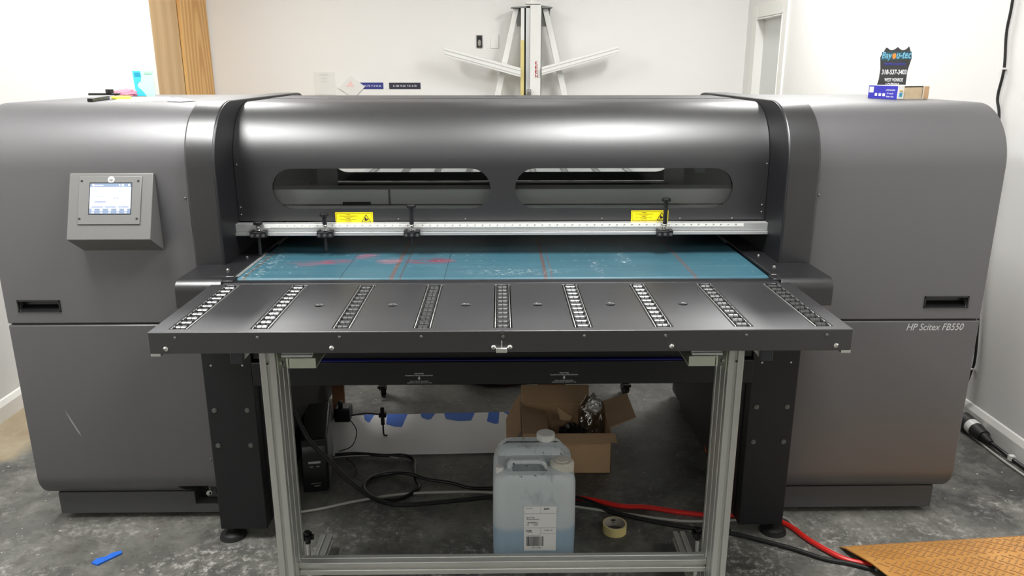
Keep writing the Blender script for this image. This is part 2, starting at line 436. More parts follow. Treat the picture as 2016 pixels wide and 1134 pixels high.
# ------------------------------------------------------------------ the room
def struct(name, mb, m, **k): return tag(mb.build(name, m, None, smooth=False, **k), kind='structure')
YB, XL, XR, ZC = 7.2, -2.36, 2.20, 3.05
struct('floor', MB().box(-4.2, 4.2, -9.2, YB + .3, -.1, 0), M['floor'])
struct('ceiling', MB().box(-4.2, 4.2, -9.2, YB + .3, ZC, ZC + .1), M['ceiling'])
struct('wall_back', MB().box(-4.2, 4.2, YB, YB + .2, 0, ZC), M['wall'])
struct('wall_front', MB().box(-4.2, 4.2, -9.2, -9.0, 0, ZC), mat('dimmed_far_wall', rgb(110, 106, 100), .8))  # unseen wall behind the camera; its dark colour stands in for a dim room
struct('wall_left', MB().box(XL - .2, XL, -9, 5.5, 0, ZC).box(-2.80, -2.60, 5.5, YB, 0, ZC), M['wall'])
D0, D1, DT = 6.27, 6.89, 2.01
struct('wall_right', MB().box(XR, XR + .2, -9, D0, 0, ZC).box(XR, XR + .2, D1, YB, 0, ZC).box(XR, XR + .2, D0, D1, DT, ZC), M['wall'])
struct('baseboard_left', MB().prism([(XL, 0), (XL + .016, 0), (XL + .016, .07), (XL + .006, .095), (XL, .1)], -9, 5.5, 'XZ'), M['trim'])
struct('baseboard_right', MB().prism([(XR, 0), (XR - .016, 0), (XR - .016, .07), (XR - .006, .095), (XR, .1)], -9, 6.17, 'XZ'), M['trim'])
struct('baseboard_back', MB().box(-2.6, XR, YB - .015, YB, 0, .1), M['trim'])
struct('trim_1', MB().box(XL - .005, XL + .018, 5.30, 5.505, 0, ZC).box(XL - .2, XL + .018, 5.5, 5.515, 0, ZC), M['trim'], bevel=.003)
fr = MB()
for a, b, z0, z1 in ((D0 - .1, D0 - .004, 0, DT + .1), (D1 + .004, D1 + .12, 0, DT + .1), (D0 - .004, D1 + .004, DT + .004, DT + .1)): fr.box(XR - .018, XR - .0005, a, b, z0, z1)
fr.box(XR - .022, XR + .12, D0 + .0005, D0 + .012, 0, DT - .013).box(XR - .022, XR + .12, D1 - .012, D1 - .0005, 0, DT - .013).box(XR - .022, XR + .12, D0 + .0005, D1 - .0005, DT - .012, DT - .0005)
struct('trim_2', fr, M['trim'], bevel=.003)
dr = MB().box(XR + .05, XR + .09, D0 + .001, D1 - .001, .005, DT - .001)
door = tag(dr.build('door_1', M['doorgrey'], None, smooth=False), kind='structure')
MB().cyl((XR + .05, 6.33, .98), (-1, 0, 0), .012, .05).sphere((XR - .01, 6.33, .98), .028).build('door_knob', M['steel'], door)
struct('wall_recess', MB().box(XR + .16, XR + .2, D0, D1, 0, DT), M['wall']) if False else None

# ------------------------------------------------------------------ plywood sheets past the left wall end
def sheet(x, y0, y1, m, label):
    o = MB().box(x - .02, x, y0, y1, 0, 2.75).build('plywood_sheet', m, None, bevel=.002)
    return tag(o, label, 'plywood')
sheet(-2.575, 5.53, 6.57, M['plytan'], 'plain tan wooden sheet next to the white wall edge')
sheet(-2.555, 6.575, 7.18, M['plywood'], 'plywood sheet with bold wavy grain in the back left corner')

# ------------------------------------------------------------------ wall-mounted vertical cutter
WK = 7.2 / 7.0
def W(x, z): return x * WK, 1.6 + (z - 1.6) * WK
kc = thing('wall_cutter', 'tall white vertical sheet cutter with slanted arms on the back wall', 'cutter', (.28, 7.1, 0))
def flat_poly(pts, y0, y1): return MB().prism([W(*p) for p in pts], y0, y1, 'XZ')
flat_poly([(.255, 2.11), (.345, 2.11), (.345, .4), (.255, .4)], 6.98, 7.04).build('cutter_column', M['offwhite'], kc, bevel=.004)
flat_poly([(.22, 2.10), (.255, 2.10), (.255, .4), (.22, .4)], 7.0, 7.04).build('slide_rail', M['rail'], kc, bevel=.002)
flat_poly([(.178, 2.09), (.206, 2.09), (.206, 1.83), (.178, 1.83)], 7.0, 7.04).build('guide_strip', M['offwhite'], kc)
tag(flat_poly([(.176, 1.83), (.206, 1.83), (.206, .5), (.176, .5)], 6.99, 7.04).build('measuring_strip', M['ruleryel'], kc), 'straw-yellow strip')
flat_poly([(.206, 2.1), (.220, 2.1), (.220, .5), (.206, .5)], 7.02, 7.05).build('slot', M['deep'], kc)
flat_poly([(.345, 2.1), (.352, 2.1), (.352, .5), (.345, .5)], 7.0, 7.04).build('slot', M['dull'], kc)
tag(flat_poly([(.115, 2.088), (.135, 2.098), (.22, 2.10), (.22, 2.108), (.36, 2.108), (.40, 2.098), (.43, 2.09), (.415, 1.945), (.15, 1.945)], 7.105, 7.12).build('top_bracket', M['dull'], kc), 'dark grey top bracket')
flat_poly([(.095, 2.092), (.22, 2.10), (.36, 2.105), (.44, 2.092), (.44, 2.086), (.095, 2.086)], 7.0, 7.11).build('top_plate', M['dull'], kc)
flat_poly([(.215, 2.115), (.345, 2.115), (.345, 2.13), (.215, 2.13)], 6.97, 7.05).build('end_cap', M['offwhite'], kc, bevel=.002)
flat_poly([(.255, 2.13), (.285, 2.13), (.285, 2.19), (.255, 2.17)], 7.0, 7.04).build('pulley', M['offwhite'], kc)
flat_poly([(.118, 2.085), (.163, 2.085), (-.10, .9), (-.16, .9)], 7.06, 7.10).build('leg', M['offwhite'], kc, bevel=.003)
flat_poly([(.36, 2.085), (.405, 2.085), (.71, .9), (.65, .9)], 7.06, 7.10).build('leg', M['offwhite'], kc, bevel=.003)
for pts in ([(-.47, 1.775), (-.462, 1.70), (.176, 1.53), (.176, 1.605)], [(.998, 1.785), (.996, 1.718), (.352, 1.545), (.352, 1.612)]):
    a = flat_poly(pts, 6.94, 7.02).build('support_arm', M['offwhite'], kc, bevel=.003)
    (l0, l1) = (pts[0], pts[1]); (r1, r0) = (pts[2], pts[3])
    for t in (.28, .72):
        mb = MB()
        p = (l0[0] + (l1[0] - l0[0]) * t, l0[1] + (l1[1] - l0[1]) * t); q = (r0[0] + (r1[0] - r0[0]) * t, r0[1] + (r1[1] - r0[1]) * t)
        mb.prism([W(*p), W(*q), W(q[0], q[1] - .005), W(p[0], p[1] - .005)], 6.937, 6.941, 'XZ').build('groove', M['groove'], a)
MB().box(.235, .275, 6.95, 7.0, 1.38, 1.43).cyl((.255, 6.95, 1.405), (0, -1, 0), .012, .02).build('cutting_head', M['steel'], kc, bevel=.003)
o = texts('lettering', [(c, 0, -.036 * i, .024, .030, dict(bold=.02, rot=0)) for i, c in enumerate('KEEN')], M['redlet'], front_frame(.318, 6.979, W(0, 1.645)[1]), kc)

# ------------------------------------------------------------------ back wall fittings
ob = thing('open_outlet_box', 'open grey electrical box with a wire nut set in the back wall', 'electrical box', (-.18, 7.2, 1.83))
x, z = W(-.175, 1.824)
MB().box(x - .027, x + .027, 7.192, 7.199, z - .055, z + .055).build('box_rim', M['dull'], ob)
MB().box(x - .021, x + .021, 7.188, 7.193, z - .048, z + .048).build('box_cavity', M['deep'], ob)
MB().sphere((x, 7.18, z - .012), .018, (.8, .6, 1.6)).build('wire_bundle', mat('taupe_wire', rgb(150, 146, 138), .6), ob)
x, z = W(-.043, 1.824)
op = thing('wall_outlet', 'white duplex power outlet right of the open electrical box', 'outlet', (x, 7.2, z))
MB().box(x - .036, x + .036, 7.192, 7.199, z - .058, z + .058).build('cover_plate', M['white'], op, bevel=.003)
for dz in (-.022, .022): MB().cyl((x, 7.192, z + dz), (0, -1, 0), .016, .002).build('socket', M['trim'], op)
def wallcard(name, x0, x1, z0, z1, m, label, cat, **k):
    (a, b), (c, d) = W(x0, z0), W(x1, z1)
    return tag(MB().box(a, c, 7.195, 7.2, b, d).build(name, m, None), label, cat, **k)
p = wallcard('printed_notice', -1.62, -1.44, 1.38, 1.572, M['card'], 'faint white printed notice taped low on the back wall', 'notice')
(px_, pz_) = W(-1.53, 1.5)
texts('print', [('KEEP', 0, .05, .09, .015), ('AREA', 0, .02, .06, .012), ('CLEAN', 0, -.01, .07, .012)], mat('pale_grey_ink', rgb(196, 196, 194), .8), front_frame(px_, 7.1945, pz_), p).data
p.children[0].data.transform(Matrix.Translation((0, 0, 0)))
c1 = wallcard('colour_swatch_strip', -1.235, -1.02, 1.429, 1.483, M['labelblue'], 'blue colour swatch strip on back wall partly under the tilted white card', 'swatch', group=None)
x, z = W(-1.115, 1.455); texts('print', [('M-75 Y-0 K-0', 0, 0, .15, .018)], M['whitetext'], front_frame(x, 7.1945, z), c1)
c2 = wallcard('colour_swatch_strip', -.969, -.695, 1.429, 1.482, M['labeldark'], 'dark navy colour swatch strip on back wall right of the blue one', 'swatch')
x, z = W(-.832, 1.455); texts('print', [('C-100  M-65  Y-0  K-70', 0, 0, .21, .018)], M['whitetext'], front_frame(x, 7.1945, z), c2)
x, z = W(-1.30, 1.448)
dm = tag(MB().prism([(x - .115, z - .012), (x, z + .095), (x + .125, z + .0), (x + .045, z - .075), (x - .02, z - .075)], 7.188, 7.2, 'XZ').build('tilted_card', M['card'], None), 'white card hanging tilted on the back wall with a pale pink triangle', 'card')
MB().prism([(x - .045, z + .0), (x, z + .055), (x + .03, z + .0)], 7.1865, 7.1882, 'XZ').build('pink_triangle', M['pinkprint'], dm)

# ------------------------------------------------------------------ the flatbed printer
PR = thing('flatbed_printer', 'wide charcoal and grey industrial flatbed printer with round-edged side cabinets', 'printer', (0.0, 3.05, 0))
def side_cabinet(x0, x1, left):
    up = MB().prism(arch_profile(2.48, 3.72, 1.49, .7775, .2), x0, x1).build('upper_side_cover', M['cab'], PR, bevel=.004)
    low = MB().prism([(2.48, .7725)] + [(2.48, .215)] + arc(2.58, .205, .1, 180, 270, 12) + [(3.72, .105), (3.72, .7725)], x0, x1).build('lower_side_cover', M['lowcab'], PR, bevel=.004)
    MB().box(x0 + .01, x1 - .01, 2.486, 3.71, .77, .78).build('seam', M['deep'], PR)
    pl = MB().box(x0 + (.03 if left else 0), x1 - (0 if left else .03), 2.535, 3.66, .022, .11).build('plinth', M['plinth'], PR, bevel=.003)
    hx0, hx1 = (-1.603, -1.470) if left else (1.437, 1.580)
    boolean(up, MB().box(hx0, hx1, 2.40, 2.515, .823, .856))
    h = MB()
    h.box(hx0 - .004, hx1 + .004, 2.4765, 2.483, .856, .860).box(hx0 - .004, hx1 + .004, 2.4765, 2.483, .819, .823)
    h.box(hx0 - .004, hx0, 2.4765, 2.483, .819, .860).box(hx1, hx1 + .004, 2.4765, 2.483, .819, .860)
    h.box(hx0, hx1, 2.505, 2.514, .823, .856).prism([(2.482, .823), (2.505, .823), (2.505, .838)], hx0, hx1)
    h.build('recessed_handle', M['plastic'], up)
    return up, low, pl
upL, lowL, plL = side_cabinet(-1.652, -.972, True)
upR, lowR, plR = side_cabinet(1.000, 1.635, False)
sc = MB(); screw(sc, (-1.012, 2.48, 1.20), r=.0035); sc.build('screw', M['dull'], upL)
sc = MB(); screw(sc, (1.035, 2.48, 1.205), r=.0035); sc.build('screw', M['dull'], upR)
sc = MB(); screw(sc, (-1.028, 2.48, .27), r=.003); sc.build('screw', M['dull'], lowL)
texts('model_lettering', [('HP Scitex FB550', 0, 0, .196, .024, dict(shear=.25))], M['greytext'], front_frame(1.4845, 2.4798, .751), lowR)
# long pale scratch on the left lower cover
MB().prism([(-1.511, .461), (-1.494, .425), (-1.474, .380), (-1.470, .364), (-1.479, .378), (-1.499, .425)], 2.4794, 2.4803, 'XZ').build('scratch', mat('scuff_grey', rgb(140, 138, 136), .6), lowL)
# power inlet opening, low on the left cabinet
boolean(lowL, MB().prism([(-1.165, .155), (-1.145, .12), (-1.125, .098), (-1.0, .098), (-1.035, .152), (-1.05, .156)], 2.4, 2.60, 'XZ'))
boolean(plL, MB().box(-1.125, -.98, 2.5, 2.60, .058, .2))
pi_ = MB().box(-1.127, -.98, 2.585, 2.62, .058, .16).build('power_inlet', M['deep'], plL)
MB().box(-1.09, -.985, 2.575, 2.586, .062, .118).build('inlet_plate', M['dull'], plL, bevel=.002)
MB().box(-1.062, -1.042, 2.567, 2.576, .082, .112).build('rocker_switch', M['plastic'], plL, bevel=.002)
MB().cyl((-1.088, 2.58, .09), (.3, -1, .1), .01, .03).cyl((-1.084, 2.555, .078), (.5, -.3, .8), .004, .02).build('inlet_plug', M['steel'], plL)

# arches
def arch_mb(x0, x1): return MB().prism(arch_profile(2.45, 3.75, 1.498, .975, .205), x0, x1)
aL = arch_mb(-.992, -.897).build('arch_housing', M['arch'], PR, bevel=.006, seg=3)
aR = arch_mb(.914, 1.019).build('arch_housing', M['arch'], PR, bevel=.006, seg=3)

for o_, a, b in ((aL, -.8985, -.8955), (aR, .9125, .9155)):
    MB().prism(arch_profile(2.452, 3.748, 1.4965, .98, .2035), a, b).build('arch_liner', M['black'], o_)
# hood (shell with four rounded windows)
def shell(yf, yb, zt, z0, r, t):
    o = arch_profile(yf, yb, zt, z0, r); i = arch_profile(yf + t, yb - t, zt - t, z0, r - t)
    return o + list(reversed(i))
hood = MB().prism(shell(2.62, 3.60, 1.488, 1.098, .205, .006), -.894, .911).build('hood', M['hood'], PR)
def stadium(x0, x1, z0, z1, n=10):
    r = (z1 - z0) / 2; zc = (z0 + z1) / 2
    return [(x1 - r + r * math.cos(a), zc + r * math.sin(a)) for a in [(-PI / 2 + PI * i / n) for i in range(n + 1)]] + \
           [(x0 + r + r * math.cos(a), zc + r * math.sin(a)) for a in [(PI / 2 + PI * i / n) for i in range(n + 1)]]
for a, b in ((-.773, -.033), (.050, .795)):
    boolean(hood, MB().prism(stadium(a, b, 1.139, 1.276), 2.5, 3.8, 'XZ'))
    MB().prism(stadium(a - .012, b + .012, 1.13, 1.2815), 2.6275, 2.6305, 'XZ').build('window_pane', M['glass'], hood)
    MB().prism(stadium(a - .012, b + .012, 1.13, 1.2815), 3.5895, 3.5925, 'XZ').build('window_pane', M['glass'], hood)
MB().box(-.890, .907, 3.10, 3.42, 1.486, 1.4900).build('top_panel', M['hood'], PR, bevel=.001)
v = MB()
for i in range(16): v.box(-.06 + i * .0085, -.056 + i * .0085, 3.28, 3.36, 1.4895, 1.4905)
v.build('vent_slots', M['deep'], PR)
for x, z in ((-.885, 1.29), (-.885, 1.145), (-.885, 1.12), (.905, 1.29), (.9, 1.15), (.9, 1.125), (-.35, 1.103), (-.12, 1.103), (.35, 1.103), (.62, 1.103), (.8, 1.103)):
    s_ = MB(); screw(s_, (x, 2.62, z), r=.003); s_.build('cover_screw', M['dull'], hood)
def warn(x0, x1, z0, z1):
    b = MB().box(x0, x1, 2.6186, 2.6202, z0, z1).build('warning_sticker', M['yellow'], hood)
    w, h = x1 - x0, z1 - z0; T = front_frame((x0 + x1) / 2, 2.6184, (z0 + z1) / 2)
    for i, (a, bx, c, d) in enumerate(((-w / 2 + .003, w / 2 - .003, h / 2 - .0036, h / 2 - .003), (-w / 2 + .003, w / 2 - .003, -h / 2 + .003, -h / 2 + .0036))): pass
    m = MB()
    e = .0008
    m.box(-w / 2 + .003, w / 2 - .003, h / 2 - .003 - e, h / 2 - .003, 0, .0004).box(-w / 2 + .003, w / 2 - .003, -h / 2 + .003, -h / 2 + .003 + e, 0, .0004)
    m.box(-w / 2 + .003, -w / 2 + .003 + e, -h / 2 + .003, h / 2 - .003, 0, .0004).box(w / 2 - .003 - e, w / 2 - .003, -h / 2 + .003, h / 2 - .003, 0, .0004)
    tx, ty = w * .32, -.001
    tri = [(tx - .0165, -.0145), (tx + .0165, -.0145), (tx, .0135)]; tin = [(tx - .0135, -.0128), (tx + .0135, -.0128), (tx, .0098)]
    for i in range(3):
        j = (i + 1) % 3
        m.prism([tri[i], tri[j], tin[j], tin[i]], 0, .0004, 'XY')
    # hand with gear teeth pictogram
    m.prism([(tx - .006, -.009), (tx + .001, -.010), (tx + .003, -.004), (tx - .001, .001), (tx - .003, .004), (tx - .005, -.001)], 0, .0004, 'XY')
    m.prism([(tx + .002, -.008), (tx + .006, -.007), (tx + .007, -.003), (tx + .004, -.001)], 0, .0004, 'XY')
    m.build('warning_print', M['darktext'], hood, T=T, smooth=False)
    texts('warning_print', [('Warning', -.02, .012, .014, .003), ('Keep hands clear of moving carriage parts', -.02, .007, .062, .0026), ('during operation', -.02, .0035, .03, .0024),
                            ('Attention', -.02, -.001, .014, .003), ('Tenir les mains a distance des pieces', -.02, -.0055, .056, .0026), ('en mouvement', -.02, -.0095, .02, .0024)],
          M['darktext'], T, hood)
warn(-.565, -.437, 1.088, 1.127)
warn(.450, .578, 1.0935, 1.1305)

# gantry and carriage inside the hood
MB().box(-.892, .909, 2.70, 2.80, 1.140, 1.194).build('gantry_beam', M['inkpad'], PR, bevel=.003)
MB().box(-.892, .909, 2.680, 2.699, 1.122, 1.1385).build('gantry_rail', M['white'], PR, bevel=.002)
MB().box(-.553, -.455, 2.694, 2.701, 1.1395, 1.150).build('gantry_slot', M['deep'], PR)
MB().box(-.392, -.386, 2.696, 2.701, 1.1395, 1.193).build('gantry_joint', M['dull'], PR)
MB().box(-.895, .912, 3.30, 3.36, 1.02, 1.13).build('rear_beam', M['deep'], PR)
MB().box(-.895, -.68, 2.88, 3.25, 1.11, 1.36).box(-.86, -.70, 2.86, 2.9, 1.13, 1.2).build('print_carriage', M['deep'], PR, bevel=.006)
MB().box(.72, .912, 3.02, 3.4, 1.10, 1.34).build('service_station', M['deep'], PR, bevel=.006)
MB().box(.76, .80, 3.01, 3.02, 1.21, 1.24).build('service_label', M['greytext'], PR)

# bed and belt
MB().box(-.812, .832, 2.285, 3.76, .945, .985).build('feed_belt', M['belt'], PR, bevel=.012, seg=3)
MB().box(-.98, .995, 2.46, 3.74, .80, .944).build('bed_frame', M['black'], PR)
MB().box(-.835, .845, 2.238, 2.279, .90, .981).build('front_bar', M['black'], PR, bevel=.005, seg=3)
def edge_plate(x0, x1, xo, xi):
    prof = [(2.24, .903), (2.24, .955)] + arc(2.27, .957, .03, 180, 90, 8) + [(2.449, .987), (2.449, .903)]
    mb = MB().prism(prof, x0, x1)
    return mb
eL = edge_plate(-.980, -.84, 0, 0); eL.box(-.895, -.818, 2.30, 3.70, .975, .9875); eLo = eL.build('bed_edge_plate', M['arch'], PR, bevel=.003)
eR = edge_plate(.852, 1.012, 0, 0); eR.box(.838, .912, 2.30, 3.70, .975, .9875); eRo = eR.build('bed_edge_plate', M['arch'], PR, bevel=.003)
MB().box(-.84, -.806, 2.25, 2.30, .975, .987).build('bed_corner_plate', M['black'], PR, bevel=.004)
MB().box(.828, .852, 2.25, 2.30, .975, .987).build('bed_corner_plate', M['black'], PR, bevel=.004)
for x, y, pr in ((-.862, 2.377, eLo), (-.856, 2.548, eLo), (.878, 2.39, eRo), (.878, 2.544, eRo)):
    sc = MB(); screw(sc, (x, y, .9875), (0, 0, 1), .006, .005); sc.build('screw', M['steel'], pr)
MB().box(-.815, -.803, 2.30, 2.62, .9852, .9862).build('worn_edge_strip', mat('chipped_edge_strip', rgb(118, 124, 124), .4, .2, var=.7, vscale=40), PR)
for s in (-1, 1):   # slanted inner guide rods in the tunnel
    MB().tube([(s * .80 + .01, 2.70, 1.0), (s * .74 + .01, 3.1, 1.06)], .004, spline=False).build('guide_rod', M['dull'], PR)

# measuring rail with scale
rl = MB().box(-.897, .914, 2.582, 2.617, 1.068, 1.094).box(-.897, .914, 2.576, 2.617, 1.055, 1.066).box(-.897, .914, 2.586, 2.617, 1.066, 1.068).build('measuring_rail', M['rail'], PR, bevel=.0012)
MB().box(-.80, .83, 2.5812, 2.5821, 1.081, 1.0925).build('scale_tape', M['white'], rl)
tk = MB(); in_ = .0254; n = 0
x = -.775
for i in range(63 * 8 + 1):
    hgt = .0035 if i % 8 == 0 else (.0026 if i % 4 == 0 else .0016)
    xx = x + i * in_ / 8; tk.box(xx - .0003, xx + .0003, 2.5806, 2.5813, 1.0815, 1.0815 + hgt)
tk.build('scale_marks', M['darktext'], rl, smooth=False)
texts('scale_numbers', [(str(i), x + i * in_ + .003, 0, None, .0038) for i in range(1, 63)], M['darktext'], front_frame(0, 2.5811, 1.0892), rl)

def clamp(x, zk, zb, lab):
    b = MB().box(x - .027, x + .027, 2.555, 2.576, 1.052, 1.072).box(x - .027, x - .017, 2.556, 2.59, 1.072, 1.076).box(x + .012, x + .027, 2.553, 2.59, 1.070, 1.075)
    blk = b.build('hold_down_clamp', M['black'], PR, bevel=.0015)
    for dx in (-.019, 0, .019):
        sc = MB(); sc.cyl((x + dx, 2.555, 1.061), (0, -1, 0), .0052, .004, 18); sc.cyl((x + dx, 2.551, 1.061), (0, -1, 0), .0022, .0012, 6)
        sc.build('clamp_screw', M['dull'], blk)
    MB().cyl((x, 2.566, zb), (0, 0, 1), .0058, 1.056 - zb, 20).cyl((x, 2.566, 1.056), (0, 0, 1), .0045, zk - 1.056, 16).build('plunger_rod', M['black'], blk)
    if zk - 1.10 > .01: MB().cyl((x, 2.566, 1.096), (0, 0, 1), .0075, zk - 1.096 - .004, 20).build('plunger_sleeve', M['black'], blk)
    sp = [(x + .0072 * math.cos(a), 2.566 + .0072 * math.sin(a), 1.073 + .021 * a / (2 * PI * 4)) for a in [i * PI / 6 for i in range(49)]]
    MB().tube(sp, .0014, 6, spline=False).build('spring', M['steel'], blk)
    k = MB().cyl((x, 2.566, zk - .005), (0, 0, 1), .014, .011, 24)
    for i in range(12):
        a = i * PI / 6; k.cyl((x + .0138 * math.cos(a), 2.566 + .0138 * math.sin(a), zk - .004), (0, 0, 1), .002, .009, 6)
    k.build('thumb_knob', M['plastic'], blk, bevel=.001)
for x, zk, zb in ((-.815, 1.101, .988), (-.591, 1.128, 1.007), (-.299, 1.156, 1.032), (.557, 1.176, 1.050)): clamp(x, zk, zb, '')

# legs, chassis plates, cross beam
def leg(x0, x1, left):
    c = MB().box(x0, x1, 2.39, 2.44, .045, .90).build('leg_column', M['black'], PR, bevel=.003)
    for z in (.83, .66):
        for x in (x0 + .03, x1 - .03): MB().cyl((x, 2.39, z), (0, -1, 0), .0035, .002, 14).build('screw', M['steel'], c)
    for z in (.50, .37):
        for x in (x0 + .025, x1 - .028): MB().cyl((x, 2.39, z), (0, -1, 0), .009, .004, 6).cyl((x, 2.386, z), (0, -1, 0), .005, .003, 12).build('hex_bolt', M['dull'], c)
    xi = x1 if left else x0; xo = x0 if left else x1
    # inner and outer side plates whose lower edge climbs to the rear
    s = -1 if left else 1
    MB().prism([(2.44, .05), (2.96, .128), (3.26, .215), (3.62, .34), (3.62, .93), (2.44, .93)], xi - .004, xi + .004).build('chassis_plate', M['deep'], PR)
    xc = -.84 if left else .858
    MB().prism([(2.44, .05), (3.15, .04), (3.30, .03), (3.48, .075), (3.62, .15), (3.62, .93), (2.44, .93)], xc - .002, xc + .002).build('chassis_plate', M['deep'], PR)
    fx = -.955 if left else .975
    ft = MB().cyl((fx, 2.42, 0), (0, 0, 1), .047, .012, 32, r2=.043).cyl((fx, 2.42, .012), (0, 0, 1), .034, .010, 32, r2=.018).cyl((fx, 2.42, .02), (0, 0, 1), .010, .05, 16)
    ft.build('levelling_foot', M['rubber'], c)
leg(-.985, -.822, True)
leg(.838, .995, False)
for x in (-.93, .95):
    MB().box(x - .08, x + .08, 3.5, 3.62, .03, .30).build('rear_leg', M['black'], PR)
    MB().cyl((x, 3.56, 0), (0, 0, 1), .045, .03).build('rear_foot', M['rubber'], PR)
bm_ = MB().box(-.82, .838, 2.38, 2.50, .590, .672).box(-.82, .838, 2.40, 2.50, .676, .80).build('cross_beam', M['black'], PR, bevel=.003)
MB().box(-.618, .60, 2.385, 2.42, .6725, .6755).build('blue_strip', M['blueglow'], bm_)
def notice(x):
    T = front_frame(x, 2.3798, .6145)
    L = [('FORK LIFT HERE', 0, .0165, .030, .0042, dict(bold=.015)), ('SOULEVER PAR ICI AVEC LE CHARIOT \u00c9L\u00c9VATEUR', 0, .0105, .092, .0045, dict(bold=.015)),
         ('45 INCH (114 CM) FORK LENGTH MINIMUM', 0, -.0105, .062, .0034, dict(bold=.012)), ('LONGUEUR DE LA FOURCHE - MINIMUM 45 PO (114 CM)', 0, -.0165, .080, .0036, dict(bold=.012))]
    texts('lift_notice', L, M['whitetext'], T, bm_)
    MB().prism([(-.002, .006), (.002, .006), (.002, .0), (.0045, .0), (0, -.0055), (-.0045, .0), (-.002, .0)], 0, .0004, 'XY').build('notice_arrow', M['whitetext'], bm_, T=T, smooth=False)
notice(-.271); notice(.209)

# control console on the left cabinet
cb = MB().prism([(2.481, 1.281), (2.470, 1.281), (2.392, 1.083), (2.481, 1.028)], -1.362, -1.100).build('control_console', M['screen_body'], PR, bevel=.002)
p0, p1 = Vector((0, 2.470, 1.281)), Vector((0, 2.392, 1.083)); up = (p0 - p1).normalized(); H_ = (p0 - p1).length
def cf(x, t, off=0):   # frame on the console face: t metres above its lower edge
    T = frame(Vector((x, 0, 0)) + p1 + up * t, (1, 0, 0), up); return Matrix.Translation(T.to_3x3() @ Vector((0, 0, off))) @ T
Tb = cf(-1.2315, 0)
MB().box(-.098, .098, .048, .203, .0, .004).build('bezel', M['bezel'], cb, T=Tb, bevel=.002)
MB().box(-.064, .069, .080, .1825, .0035, .0050).build('display_surround', M['deep'], cb, T=Tb)
MB().box(-.061, .067, .082, .179, .0045, .0056).build('display', M['glowwhite'], cb, T=Tb, smooth=False)
MB().box(-.061, .067, .168, .179, .0052, .0060).build('display_header', M['glowgrey'], cb, T=Tb, smooth=False)
MB().box(-.061, .067, .082, .0985, .0052, .0060).build('display_footer', M['glowgrey'], cb, T=Tb, smooth=False)
ic = MB()
for cx in (-.049, -.023, .003, .029, .053):
    ic.box(cx - .004, cx + .004, .090, .0965, .0058, .0063); ic.box(cx - .004, cx + .004, .0845, .086, .0058, .0063)
ic.box(-.054, -.048, .1705, .1765, .0058, .0063).box(-.045, -.020, .172, .174, .0058, .0063).box(.038, .044, .1705, .1765, .0058, .0063).box(.058, .063, .1705, .1765, .0058, .0063).box(.029, .033, .171, .1755, .0058, .0063)
ic.build('display_icons', M['glowbright'], cb, T=Tb, smooth=False)
ln = MB()
for y, a, b in ((.164, -.056, -.044), (.156, -.053, -.03), (.150, -.035, -.005), (.142, -.05, -.002), (.138, -.05, -.002), (.134, -.05, -.02), (.160, .012, .02), (.160, .028, .048), (.152, .028, .05), (.139, .012, .022), (.132, .032, .04)):
    ln.box(a, b, y - .0005, y + .0005, .0058, .0061)
ln.box(-.046, -.01, .1175, .1225, .0058, .0061).box(-.054, -.018, .1015, .106, .0058, .0061).box(-.014, .022, .1015, .106, .0058, .0061).box(.028, .062, .1015, .106, .0058, .0061)
ln.cyl((.016, .132, .0058), (0, 0, 1), .0025, .0004, 12).cyl((.0245, .132, .0058), (0, 0, 1), .0025, .0004, 12)
ln.build('display_lines', mat('display_line_grey', rgb(140, 150, 172), .5), cb, T=Tb, smooth=False)
MB().cyl((.003, .1915, .0038), (0, 0, 1), .0105, .0012, 32).build('round_badge', M['glowbright'] if False else M['white'], cb, T=Tb)
texts('badge_lettering', [('hp', 0, 0, .0125, .0135, dict(shear=.3, bold=.02))], M['dull'], Tb @ Matrix.Translation((.003, .1905, .0051)), cb)
for x, y in ((-.089, .187), (.088, .187), (-.091, .066), (.088, .066)): MB().cyl((x, y, .0035), (0, 0, 1), .0038, .0012, 16).build('bezel_screw', M['deep'], cb, T=Tb)

# ------------------------------------------------------------------ roller tables
def alu_prism(w, h, nx, ny): return prism_profile_alu(w, h, nx, ny)
def star_knob(mb, p, r=.016):
    mb.cyl((p[0], p[1], p[2] - .006), (0, 0, 1), r * .75, .014, 16)
    for i in range(5):
        a = i * 2 * PI / 5; mb.cyl((p[0] + r * .8 * math.cos(a), p[1] + r * .8 * math.sin(a), p[2] - .006), (0, 0, 1), r * .38, .014, 10)

RT = thing('roller_table', 'black front roller table with nine roller tracks on aluminium legs', 'roller table', (0, 2.0, 0))
top = MB().box(-.8645, .8735, 1.797, 2.232, .924, .980).build('table_top', M['table'], RT)
cut = MB()
tracks = [.005 + .2007 * k for k in range(-4, 5)]
for x in tracks: cut.box(x - .0235, x + .0235, 1.822, 2.222, .955, 1.0)
boolean(top, cut)
cut = MB()
for x in (-.494, -.295, -.096, .101, .300, .499): cut.cyl((x, 2.017, .90), (0, 0, 1), .0125, .12, 24)
boolean(top, cut)
b_ = top.modifiers.new('b', 'BEVEL'); b_.width = .0020; b_.segments = 2; b_.limit_method = 'ANGLE'; b_.angle_limit = math.radians(50)
for x in (-.494, -.295, -.096, .101, .300, .499):
    T = Matrix.Translation((x, 2.017, .979)) @ Matrix.Rotation(math.radians(-14), 4, 'X')
    MB().cyl((0, 0, 0), (0, 0, 1), .0118, .0012, 24).build('knockout_disc', M['dull'], top, T=T)
roller_src = None
